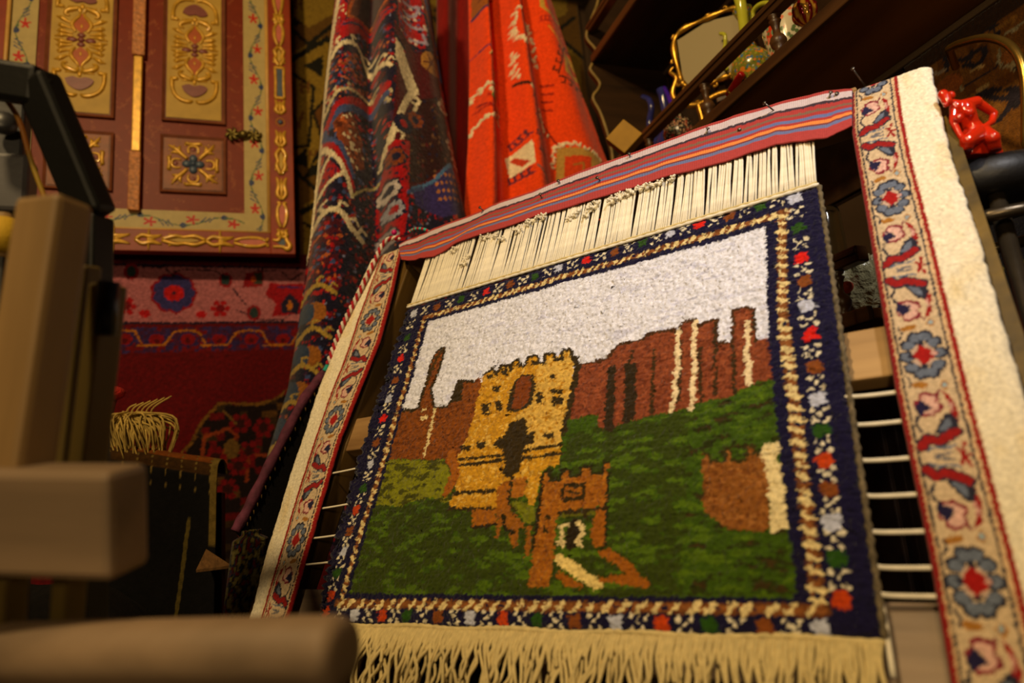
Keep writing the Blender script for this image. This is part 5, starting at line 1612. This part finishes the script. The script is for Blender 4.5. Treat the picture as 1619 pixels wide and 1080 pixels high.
# ------------------------------------------------------------------ lower shelf: tumbler and flower bunch in plastic film
LZ = ZC + 0.242
g0 = atx(1320, 440, 1.08)
gt_ = thing('glass_jar', 'tall clear glass jar on the lower shelf, behind the castle rug', 'jar', (1.08, g0[1], LZ))
prof = [(0.030, 0.0), (0.034, 0.003), (0.034, 0.24), (0.030, 0.255), (0.028, 0.255), (0.031, 0.24), (0.031, 0.006), (0.002, 0.005)]
lathe('vessel', (1.08, g0[1], LZ), prof, mat_glass('clear_glass', (0.85, 0.9, 0.8), 0.08), gt_, n=24)
lathe('base', (1.08, g0[1], LZ), [(0.020, 0.006), (0.028, 0.008), (0.020, 0.012)], mat_glass('thick_glass', (0.7, 0.8, 0.7), 0.1), gt_, n=24)
q0 = atx(1358, 476, 1.06)
fb = thing('wrapped_bouquet', 'small bunch of red and green flowers wrapped in crinkled clear film', 'bouquet', (q0[0], q0[1], LZ))
nu, nv = 40, 22
th, v_ = np.meshgrid(np.linspace(0, 2 * math.pi, nu, endpoint=False), np.linspace(0, 1, nv))
rad = 0.012 + 0.052 * np.sin(np.clip(v_ * 1.25, 0, 1) * 1.57) * (1 + 0.18 * np.cos(th * 7 + v_ * 3) + 0.12 * np.cos(th * 13))
P = np.stack([q0[0] + rad * np.cos(th) * 0.8, q0[1] + rad * np.sin(th), LZ + 0.001 + 0.115 * v_], -1)
film = mat('crinkled_film', (150, 142, 104), 0.14, var=0.2, vscale=60, bump=0.9, bscale=70, bdist=0.01)
grid('film', P, None, film, fb, 0, True, True)
for i, (dx, dz, col) in enumerate(((-0.045, 0.075, (150, 40, 30)), (-0.05, 0.045, (70, 110, 40)), (-0.04, 0.10, (60, 90, 40)), (-0.05, 0.06, (180, 70, 50)))):
    V, Fc = ball_vf((q0[0] + dx, q0[1] + (0.02 - 0.014 * i), LZ + dz), (0.012, 0.018, 0.012), 10, 7)
    obj('blossom', V, Fc, mat('blossom_%d' % i, col, 0.6), fb)
pt = thing('iridescent_scarf', 'crumpled iridescent blue scarf lying on the lower shelf', 'scarf', (1.13, 0.99, LZ))
nx = 40
u_, v_ = np.meshgrid(np.linspace(-0.07, 0.06, nx), np.linspace(-0.06, 0.09, nx))
hh = 0.10 * np.exp(-(u_ / 0.05) ** 2 - (v_ / 0.06) ** 2) * (0.6 + 0.8 * fbm(u_ * 60 + 4, v_ * 60)) + 0.002
Cc = lin((40, 36, 90)) * (1 - fbm(u_ * 40, v_ * 40)[..., None]) + lin((60, 130, 160)) * fbm(u_ * 40, v_ * 40)[..., None] ** 2 + lin((120, 40, 120)) * (fbm(u_ * 50 + 9, v_ * 50)[..., None] ** 3)
grid('cloth', np.stack([1.16 + u_, 0.985 + v_, LZ + hh], -1), Cc, mat_attr('satin', rough=0.3, bscale=200, bstr=0.1, var=0.1, sheen=0.4), pt, 0.002)

# ------------------------------------------------------------------ brown rug on the right wall below the shelf, dark rug under it
def xwall_rug(name, label, y0, y1, z0, z1, x, cvs, res, m):
    ny, nz = int((y1 - y0) / res), int((z1 - z0) / res)
    Yg, Zg = np.meshgrid(np.linspace(y1, y0, ny), np.linspace(z0, z1, nz))
    C, _ = cvs.samp(Yg + (vnoise(Yg * 300, Zg * 300) - .5) * .004, Zg)
    C = C * (0.84 + 0.32 * vnoise(Yg * 260, Zg * 260)[..., None])
    X = x - 0.004 * fbm(Yg * 200, Zg * 200, 2) - 0.01 * (fbm(Yg * 4, Zg * 3) - .5)
    return tag(grid(name, np.stack([X, Yg, Zg], -1), C, m, None, 0.006), label, 'rug')


WX = 1.245
W2 = lambda *p: [atx(1480 + x / 4.15, y / 4.15, WX)[[1, 2]] for x, y in p]
c = Cv(0.1, 0.9, 1.0, 1.45, 0.002, (112, 70, 24))
c.speck([(0.1, 0.9), (1.0, 0.9), (1.0, 1.45), (0.1, 1.45)], [(98, 58, 18), (122, 80, 32)], 0.02, 0.5)
INK = (38, 32, 42)
for p, w_ in [(((70, 450), (110, 400), (200, 390), (280, 330), (330, 330), (290, 420), (190, 430)), 0.010), (((80, 460), (70, 380), (90, 340)), 0.010), (((240, 340), (230, 420)), 0.008), (((270, 640), (340, 600), (420, 590)), 0.010), (((330, 610), (360, 640), (480, 640), (540, 590), (470, 590)), 0.011), (((545, 600), (540, 680), (500, 700)), 0.010), (((400, 800), (440, 760), (470, 720), (510, 660)), 0.010), (((200, 560), (320, 490), (400, 440), (420, 330)), 0.004), (((330, 190), (400, 180), (410, 220)), 0.012), (((200, 240), (290, 230), (300, 200)), 0.010), (((130, 280), (200, 230), (260, 190)), 0.008)]:
    c.line(smooth(W2(*p), 5), w_, INK)
for p in [((20, 560), (80, 520), (150, 540), (180, 590)), ((420, 330), (415, 400), (440, 440), (470, 430)), ((470, 220), (520, 190), (577, 150)), ((290, 60), (400, 70), (577, 20))]:
    c.line(smooth(W2(*p), 5), 0.005, (150, 140, 110))
c.poly(W2((470, 440), (520, 400), (577, 380), (577, 470), (520, 470)), (166, 150, 110)); c.ell(W2((545, 440))[0], 0.006, 0.006, INK); c.ell(W2((500, 360))[0], 0.02, 0.014, (150, 90, 40)); c.ell(W2((80, 570))[0], 0.03, 0.02, (140, 76, 30))
c.line(W2((420, 180), (520, 120)), 0.010, (140, 96, 40)); c.line(W2((0, 490), (60, 460)), 0.008, (150, 130, 110)); c.line(W2((240, 460), (320, 430)), 0.005, (170, 140, 90)); c.line(W2((280, 600), (350, 560)), 0.006, (160, 130, 80))
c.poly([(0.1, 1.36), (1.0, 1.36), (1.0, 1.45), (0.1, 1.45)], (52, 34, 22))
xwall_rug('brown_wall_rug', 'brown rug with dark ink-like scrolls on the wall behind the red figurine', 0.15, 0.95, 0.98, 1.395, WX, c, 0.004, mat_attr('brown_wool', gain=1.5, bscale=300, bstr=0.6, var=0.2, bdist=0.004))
c = Cv(0.1, 0.2, 1.0, 1.1, 0.003, (20, 20, 34))
for i in range(60):
    q = (random.uniform(0.1, 1.0), random.uniform(0.2, 1.1)); c.rosette(q, random.uniform(0.02, 0.05), (34, 36, 60), (60, 64, 84), 7, (14, 14, 24))
yl = atx(1590, 410, 1.2)
c.line([(0.1, yl[2] - 0.01), (1.0, yl[2] - 0.01)], 0.006, (126, 118, 40)); c.poly([(0.1, 0.2), (1.0, 0.2), (1.0, yl[2] - 0.016), (0.1, yl[2] - 0.016)], (16, 14, 18))
xwall_rug('navy_wall_rug', 'dark navy rug with faint rosettes on the wall beside the loom post', 0.2, 0.90, 0.30, 1.03, 1.225, c, 0.006, wool_far)

# ------------------------------------------------------------------ bar stool with a brass hoop back
st_s = atx(1525, 256, 1.10)
FD = 0.93                                                    # distance of the figurine
SEAT = atd(1535, 252, FD)[2]
sc_ = atd(1545, 250, FD)[:2] + np.array([0.072, 0.052])
stool = thing('bar_stool', 'tall bar stool with black padded seat and brass hoop back by the right wall', 'stool', (sc_[0], sc_[1], 0))
black_pad = mat('black_leather', (26, 25, 27), 0.45, var=0.2, vscale=30, bump=0.2)
lathe('seat', (sc_[0], sc_[1], SEAT - 0.05), [(0.088, 0), (0.100, 0.006), (0.106, 0.022), (0.102, 0.040), (0.094, 0.049), (0.05, 0.050), (0.002, 0.050)], black_pad, stool, n=36)
brass_t = mat('brass_tube', (176, 138, 62), 0.25, 0.9, 0.1)
hoop = smooth([atx(1500, 77, 1.09), atx(1520, 68, 1.075), atx(1560, 60, 1.05), atx(1596, 72, 1.03), atx(1616, 105, 1.02), atx(1622, 160, 1.015), atx(1622, 225, 1.01)], 8)
tube('hoop_back', np.vstack([[hoop[0] + np.array([0.05, 0.03, -0.01])], hoop, [hoop[-1] + np.array([0.02, 0.0, -0.06])]]), 0.0065, brass_t, stool, 12)
for i in range(4):
    a = math.pi / 4 + i * math.pi / 2
    tube('leg', [(sc_[0] + 0.07 * math.cos(a), sc_[1] + 0.07 * math.sin(a), SEAT - 0.048), (sc_[0] + 0.14 * math.cos(a), sc_[1] + 0.14 * math.sin(a), 0.0)], 0.011, mat('steel_tube', (90, 80, 66), 0.3, 0.8, 0.15), stool, 10)
an = np.linspace(0, 2 * math.pi, 33)
tube('foot_ring', np.stack([sc_[0] + 0.118 * np.cos(an), sc_[1] + 0.118 * np.sin(an), np.full(33, 0.35)], 1), 0.008, MATS['steel_tube'], stool, 8)
tube('seat_ring', np.stack([sc_[0] + 0.100 * np.cos(an), sc_[1] + 0.100 * np.sin(an), np.full(33, SEAT - 0.085)], 1), 0.009, MATS['steel_tube'], stool, 8)

# ------------------------------------------------------------------ red glazed figurine on the stool
fp = lambda x, y, dd=0.0: atd(1480 + x / 4.15, y / 4.15, FD + dd)
def cap_vf(a, b, ra, rb, n=12):
    a, b = np.asarray(a), np.asarray(b); k = np.linspace(0, 1, 7)
    V, Fc = tube_vf([a * (1 - t) + b * t for t in k], ra + (rb - ra) * k, n)
    return join_vf([(V, Fc), ball_vf(a, ra, n, 8), ball_vf(b, rb, n, 8)])


px_ = FD / F / 4.15
rightv_ = M[0]; depthv_ = np.array([0.82, 0.57, 0.0])
parts = []
def cap(a, b, ra, rb):
    parts.append(cap_vf(a, b, ra * px_, rb * px_))


cap(fp(62, 640), fp(72, 668, -.004), 36, 30)                               # head
parts.append(ball_vf(fp(46, 622, .003), 34 * px_, 14, 10)); parts.append(ball_vf(fp(95, 628, .012), 30 * px_, 12, 8)); parts.append(ball_vf(fp(40, 665, -.012), 9 * px_, 8, 6)); parts.append(ball_vf(fp(62, 690, -.008), 16 * px_, 8, 6))   # hair, nose, chin
cap(fp(90, 672), fp(150, 690), 24, 34)                                     # neck
cap(fp(128, 706), fp(262, 672), 42, 40)                                    # shoulders
cap(fp(185, 722), fp(220, 810), 64, 54); cap(fp(220, 810), fp(258, 880), 54, 70)   # trunk
parts.append(ball_vf(fp(148, 775, -.014), 30 * px_, 14, 10)); parts.append(ball_vf(fp(222, 738, -.012), 30 * px_, 14, 10))
cap(fp(268, 672), fp(382, 745), 33, 24); cap(fp(382, 745), fp(366, 800, -.004), 24, 22); cap(fp(366, 800, -.004), fp(290, 850, -.014), 22, 16)   # arm on the hip
cap(fp(116, 722), fp(112, 800, -.006), 30, 24); cap(fp(112, 800, -.006), fp(165, 905, -.020), 24, 17)                                    # arm on the lap
for k in range(4):
    cap(fp(165 + 8 * k, 905 + 6 * k, -.018), fp(178 + 12 * k, 930 + 4 * k, -.022), 9, 6)
    cap(fp(290 - 8 * k, 850 + 5 * k, -.016), fp(268 - 7 * k, 862 + 5 * k, -.020), 8, 6)
ringV = []
for cx0, cy0, rx0_, rz0_ in ((250, 850, 70, 56), (262, 880, 98, 76), (280, 915, 122, 96), (292, 955, 132, 104), (298, 1000, 138, 104), (298, 1050, 138, 104)):
    cc = fp(cx0, cy0, 0.004)
    for k in range(40):
        an_ = 2 * math.pi * k / 40
        g = 1 + 0.07 * math.cos(an_ * 7 + 0.6) * (cy0 - 840) / 160
        ringV.append(cc + rightv_ * rx0_ * px_ * g * math.cos(an_) + depthv_ * rz0_ * px_ * g * math.sin(an_))
ringF = [(i * 40 + k, i * 40 + (k + 1) % 40, (i + 1) * 40 + (k + 1) % 40, (i + 1) * 40 + k) for i in range(5) for k in range(40)]
parts.append((ringV, ringF + [tuple(range(40))[::-1], tuple(range(200, 240))]))
cap(fp(262, 888, -.010), fp(205, 925, -.026), 60, 46); cap(fp(205, 925, -.026), fp(190, 1030, -.018), 44, 36)      # near knee
cap(fp(310, 880, -.006), fp(372, 905, -.022), 58, 44); cap(fp(372, 905, -.022), fp(392, 1000, -.014), 42, 36)     # far knee
V, Fc = join_vf(parts)
V = np.array(V); floor_ = SEAT + 0.002
V[:, 2] = np.maximum(V[:, 2], floor_)
figm = mat('red_glaze', (210, 44, 16), 0.12, var=0.06, vscale=20, bump=0.0, coat=0.6, spec=0.6)
fig = obj('red_figurine', V, Fc, figm)
r_ = fig.modifiers.new('remesh', 'REMESH'); r_.mode = 'VOXEL'; r_.voxel_size = 0.0009; r_.use_smooth_shade = True
s_ = fig.modifiers.new('smooth', 'SMOOTH'); s_.iterations = 4; s_.factor = 0.5
tag(fig, 'glossy red ceramic figurine of a seated draped person, arm on hip, on the black stool', 'figurine')

# ------------------------------------------------------------------ heap of textiles low at the left
# rolled saddle cloth
ra, rb2 = aty(120, 712, 1.70), aty(352, 750, 1.62)
sb = thing('saddle_cloth', 'dark cloth with an orange dotted rolled edge, draped over a bench', 'cloth', ((ra[0] + rb2[0]) / 2, 1.66, 0.0))
ax_ = (rb2 - ra); Ln = np.linalg.norm(ax_); ax_ /= Ln
fwd = np.cross(ax_, [0, 0, 1.0]); fwd /= np.linalg.norm(fwd); fwd = fwd if fwd[1] < 0 else -fwd
nu, nv = 150, 120
u_, v_ = np.meshgrid(np.linspace(0, Ln, nu), np.linspace(0, 1, nv))
arc_ = np.clip(v_ / 0.30, 0, 1) * math.pi * 1.05
r0 = 0.032 + 0.006 * (fbm(u_ * 9, v_ * 2) - 0.5)
dn = np.clip((v_ - 0.30) / 0.70, 0, 1) * 0.66
off = -r0 * np.cos(arc_) + 0.05 * dn + 0.02 * (fbm(u_ * 10, v_ * 5) - 0.5) * (dn > 0)
hgt = r0 * np.sin(arc_) - dn
P = ra + u_[..., None] * ax_ + off[..., None] * fwd + hgt[..., None] * np.array([0, 0, 1.0])
Cc = np.empty((nv, nu, 3)); Cc[:] = lin((14, 12, 12))
roll = v_ < 0.26
Cc[roll] = lin((120, 62, 16)); Cc[(v_ < 0.30) & (v_ > 0.22)] = lin((64, 40, 12))
for k in np.linspace(0.05, Ln - 0.02, 9):
    m_ = (np.abs(u_ - k - 0.02 * v_) < 0.0018) & ((v_ * 60).astype(int) % 2 == 0) & (v_ < 0.34)
    Cc[m_] = lin((112, 92, 44))
Cc[(np.abs(u_ - Ln + 0.006) < 0.008) & (v_ < 0.45)] = lin((110, 90, 40))
m_ = np.abs(u_ - (Ln - 0.05 - 0.10 * (v_ - 0.35))) < 0.004
Cc[m_ & (v_ > 0.40) & (v_ < 0.8)] = lin((96, 82, 34))
grid('draped_cloth', P[::-1], Cc[::-1], mat_attr('felt', bscale=260, bstr=0.5, var=0.3, sheen=0.0, gain=0.7), sb, 0.004)
box('bench', ra + ax_ * Ln / 2 - np.array([0, 0, 0.0]) + np.array([0, 0.06, -(ra[2] + rb2[2]) / 4 - 0.03]), (Ln * 0.9, 0.10, (ra[2] + rb2[2]) / 2 - 0.09), walnut_dark, sb)
# bundle of pale fringe
tb_ = aty(205, 700, 1.70)
ts = thing('fringe_bundle', 'tangled bundle of pale wool fringe lying on the saddle cloth', 'fringe', tb_ + np.array([0, 0, -0.04]))
straw = mat('straw_wool', (176, 148, 74), 0.85, var=0.3, vscale=60)
top = aty(213, 660, 1.70)
for i in range(120):
    a = random.uniform(-1, 1)
    b0 = top + np.array([random.uniform(-.025, .02), random.uniform(-.02, .02), random.uniform(-.012, .012)])
    ex = 0.035 + 0.060 * a
    e = aty(218 + 48 * a, 742 - 12 * abs(a) + random.uniform(-8, 4), 1.66 + random.uniform(-.02, .02))
    m1 = b0 * 0.6 + e * 0.4 + np.array([0.05 * a + random.uniform(-.015, .015), -0.03 + random.uniform(-.02, .01), 0.018 + random.uniform(-.012, .012)])
    tube('strand', smooth([b0, m1, e], 6), np.linspace(0.0026, 0.0015, 13), straw, ts, 5)
for i in range(6):
    b0 = top + np.array([0.01 * i - 0.02, 0, 0]); tube('strand', smooth([b0, b0 + np.array([0.01, -0.01, 0.02]), b0 + np.array([0.025 + 0.004 * i, -0.01, 0.028 + 0.003 * i])], 4), 0.002, straw, ts, 5)
# red pompom
pc = aty(178, 622, 1.70)
pm = thing('red_pompom', 'small red wool pompom beside the pale fringe bundle', 'pompom', pc)
V, Fc = ball_vf(pc, (0.026, 0.024, 0.016), 14, 9); obj('wool_ball', V, Fc, mat('pompom_red', (170, 30, 20), 0.95, var=0.3, vscale=200, bump=1.0, bscale=300, bdist=0.006), pm)
tube('cord', smooth([pc - np.array([0, 0, 0.014]), pc - np.array([0.01, -0.005, 0.06]), pc - np.array([0.0, -0.01, 0.115])], 5), 0.010, mat('pompom_cord', (90, 12, 14), 0.95), pm, 8)
# folded carpet corner
fc = [aty(x, y, Y) for x, y, Y in ((326, 868, 1.50), (310, 901, 1.46), (366, 894, 1.50), (336, 896, 1.60))]
V = fc + [p - np.array([0, 0, 0.005]) for p in fc]
tag(obj('carpet_offcut', V, [(0, 1, 2), (0, 2, 3), (0, 3, 1), (5, 4, 6), (6, 4, 7), (7, 4, 5), (1, 5, 6, 2), (2, 6, 7, 3), (3, 7, 5, 1)], mat('offcut_weave', (104, 72, 36), 0.95, var=0.35, vscale=70, bump=0.6, bscale=200), None, False), 'small brown folded carpet corner sticking out of the dark heap', 'carpet')
# low heap that the offcut and the roll lie on
hp = thing('dark_blanket_heap', 'black blankets heaped on the floor behind the foreground frame', 'blankets', (-0.47, 1.44, 0))
nu = 60
u_, v_ = np.meshgrid(np.linspace(-1, 1, nu), np.linspace(-1, 1, nu))
rr_ = np.clip(1 - np.maximum(np.abs(u_), np.abs(v_)) ** 4, 0, 1)
P = np.stack([-0.47 + 0.355 * u_, 1.44 + 0.10 * v_, (0.505 + 0.05 * (fbm(u_ * 3, v_ * 3) - 0.5)) * rr_], -1)
Cc = lin((16, 13, 12)) * (0.6 + fbm(u_ * 8, v_ * 8)[..., None])
grid('blanket', P, Cc, MATS['felt'], hp, 0.0)
# standing carpet roll in blue and ochre
r0_, r1_ = aty(398, 838, 1.46), aty(378, 1000, 1.46)
d = (r0_ - r1_); d[0] *= 1.0
base = r1_ - d / d[2] * r1_[2] if d[2] else r1_
cr = thing('carpet_roll', 'rolled carpet in blue and ochre standing beside the loom', 'carpet roll', base)
nu, nv = 72, 220
th, v_ = np.meshgrid(np.linspace(0, 2 * math.pi, nu, endpoint=False), np.linspace(0, 1, nv))
rad = 0.030 * (1 + 0.10 * np.sin(th * 2 + 1) + 0.06 * (fbm(th * 3, v_ * 8) - 0.5)) * np.clip((1 - v_) / 0.03, 0.55, 1)
cen = base + v_[..., None] * (r0_ - base)
P = cen + np.stack([rad * np.cos(th), rad * np.sin(th), 0 * th], -1)
nz = fbm(th * 5, v_ * 60, 3)
Cc = np.empty(P.shape); Cc[:] = lin((26, 30, 40)); Cc[nz > 0.52] = lin((120, 104, 44)); Cc[nz > 0.62] = lin((150, 140, 80)); Cc[(nz < 0.40)] = lin((48, 66, 100)); Cc[(nz < 0.33)] = lin((120, 20, 20))
grid('roll', P, Cc, wool_far, cr, 0, True, True)
V, Fc = lathe_vf(r0_ - np.array([0, 0, 0.003]), [(0.004, 0.001), (0.012, 0.0012), (0.016, 0.0)], (0, 0, 1), 24); obj('core', V, Fc, mat('roll_core', (60, 52, 30), 0.95), cr)
# blanket with a purple corded edge, hung over the loom's left post
e0_, e1_ = aty(507, 597, 1.62), aty(372, 840, 1.52)
bl = thing('purple_edged_blanket', 'black blanket with a purple corded edge and ochre stitches, beside the cream strip', 'blanket', e1_)
ed = smooth([aty(520, 582, 1.62), e0_, aty(482, 630, 1.60), aty(450, 690, 1.58), aty(418, 752, 1.55), aty(392, 805, 1.53), e1_], 8)
tube('corded_edge', ed, 0.0112 + 0.0012 * np.sin(np.arange(len(ed)) * 0.9), mat('purple_cord', (92, 40, 62), 0.85, var=0.35, vscale=60, bump=0.5, bscale=260), bl, 10)
w = np.linspace(0, 1, 20)
far = np.array([0.16, 0.07, -0.10])
P = np.stack([ed + k * far + np.array([0, 0, -0.02]) * np.sin(k * 6) for k in w], 0)
grid('cloth', P, np.broadcast_to(lin((17, 14, 15)), P.shape), MATS['felt'], bl, 0.004)
for i in range(4, len(ed) - 3, 2):
    p = ed[i] + far * 0.07
    tube('stitch', [p + np.array([0, -0.008, 0.004]), p + far * 0.004 + np.array([0, -0.008, -0.004])], 0.0013, mat('ochre_stitch', (96, 72, 28), 0.9), bl, 5)

# ------------------------------------------------------------------ foreground: a second wooden loom stand, out of focus
fgw = wood('fg_wood', (124, 96, 56), (152, 120, 74), 0.6, 10)
fgw2 = wood('fg_wood_grey', (112, 92, 70), (140, 116, 90), 0.6, 10)
fg = thing('wooden_loom_stand', 'wooden loom stand with thick post and crosspiece, right in front of the camera', 'loom stand', np.array([-0.25, 0.63, 0.0]))
q = [atd(88, 318, 0.60), atd(22, 745, 0.56)]
dirp = (q[1] - q[0]) / np.linalg.norm(q[1] - q[0])
rightv = np.array([M[0][0], M[0][1], M[0][2]]); fw_ = -M[2]
upn = -fw_ * 0.92 - rightv * 0.30
bar('post', q[0], q[1] + dirp * 0.02, 0.052, 0.036, fgw, fg, upn, 0.006)
bar('post', atd(172, 450, 0.66), atd(136, 760, 0.66), 0.018, 0.03, wood('fg_olive', (86, 70, 26), (108, 88, 34), 0.6, 10), fg, upn, 0.003)
bar('post', atd(140, 420, 0.68), atd(100, 760, 0.68), 0.016, 0.02, MATS['fg_olive'], fg, upn, 0.003)
bar('crosspiece', atd(-160, 815, 0.56), atd(207, 822, 0.53), 0.082, 0.045, fgw2, fg, upn, 0.006)
for x, wd in ((10, 0.022), (108, 0.016)):
    a, b_ = atd(x + 4, 900, 0.56), atd(x - 4, 1010, 0.58)
    b_ = a + (b_ - a) / (a[2] - b_[2]) * (a[2] - 0.0)
    bar('leg', a, b_, wd, 0.022, MATS['fg_olive'], fg, upn, 0.003)
tube('peg', [atd(172, 445, 0.645), atd(166, 530, 0.645)], 0.010, mat('blue_black_metal', (24, 28, 40), 0.3, 0.5, 0.2), fg, 10)
# round beam lying across in front
e1 = atd(546, 1032, 0.46); l1 = ray(-220, 1034); l1 = CAM + l1 * ((e1[2] - ZC) / l1[2])
bm_ = thing('wooden_roller', 'round bare wooden loom roller lying across, right in front of the camera', 'loom roller', (e1 + l1) / 2)
dv = (e1 - l1) / np.linalg.norm(e1 - l1)
lathe('roller', l1, [(0.015, -0.004), (0.023, 0.0), (0.0245, 0.006), (0.0245, np.linalg.norm(e1 - l1) - 0.010), (0.022, np.linalg.norm(e1 - l1) - 0.002), (0.012, np.linalg.norm(e1 - l1))], fgw2, bm_, dv, 28)
for k in (0.12, 0.62):
    p = l1 + (e1 - l1) * k
    bar('trestle', p - np.array([0, 0, 0.022]), (p[0], p[1], 0.0), 0.03, 0.03, fgw, bm_, (0, 1, 0), 0.003)
# black metal arm, grey box and yellow box behind it
bk = mat('black_metal', (8, 8, 7), 0.5, 0.2, 0.3)
ar = thing('black_metal_arm', 'black metal arm bending down over the wooden post', 'metal arm', atd(100, 330, 0.80))
bar('upper_arm', atd(-60, 118, 0.80), atd(66, 138, 0.80), 0.045, 0.03, bk, ar, upn, 0.006)
bar('sloping_arm', atd(58, 126, 0.80), atd(150, 345, 0.80), 0.046, 0.03, bk, ar, upn, 0.006)
tube('peg', [atd(60, 131, 0.79), atd(82, 133, 0.79)], 0.0055, bk, ar, 8)
bar('shaft', atd(150, 345, 0.80), np.array([*atd(170, 420, 0.80)[:2], 0.0]), 0.03, 0.03, bk, ar, upn, 0.004)
cablep = smooth([atd(6, 152, 0.83), atd(30, 190, 0.83), atd(48, 250, 0.83), atd(66, 300, 0.83), atd(84, 345, 0.83)], 8)
tag(tube('twisted_cable', cablep, 0.0030, mat('orange_green_cable', (190, 76, 30), 0.5, col2=(120, 130, 24), var=0.1, vscale=9), None, 8), 'thin orange and green cable hanging inside the black arm', 'cable')
gb = thing('grey_machine', 'grey machine head with a knob, behind the black arm', 'machine', atd(10, 330, 0.86))
greym = mat('grey_enamel', (66, 64, 68), 0.4, var=0.15)
box('head', atd(4, 296, 0.86), (0.066, 0.04, 0.078), greym, gb, None, 0.006)
lathe('knob', atd(8, 200, 0.86), [(0.010, 0), (0.014, 0.003), (0.014, 0.012), (0.009, 0.016)], mat('dark_knob', (40, 40, 44), 0.4), gb, (0.2, -1, 0.1), 16)
box('column', atd(8, 215, 0.88), (0.05, 0.03, 0.10), mat('dark_grey_enamel', (36, 36, 42), 0.5), gb, None, 0.004)
box('base', np.array([*atd(-10, 400, 0.88)[:2], atd(0, 340, 0.88)[2] / 2]), (0.10, 0.08, atd(0, 340, 0.88)[2] - 0.005), mat('dark_grey_base', (30, 28, 26), 0.6), gb, None, 0.004)
yb2 = thing('yellow_spool', 'yellow thread spool standing beside the wooden post', 'spool', atd(4, 400, 0.80))
lathe('thread', atd(2, 402, 0.80), [(0.014, 0.0), (0.020, 0.004), (0.021, 0.02), (0.020, 0.038), (0.013, 0.043)], mat('yellow_thread', (176, 140, 20), 0.8, var=0.15, bump=0.4, bscale=400), yb2, (0, 0, 1), 18)
lathe('core', atd(2, 402, 0.80), [(0.008, -0.004), (0.008, 0.050)], fgw, yb2, (0, 0, 1), 12)
bar('spindle', atd(2, 402, 0.80), np.array([*atd(2, 402, 0.80)[:2], 0.0]), 0.008, 0.008, bk, yb2, (0, 1, 0), 0.001)
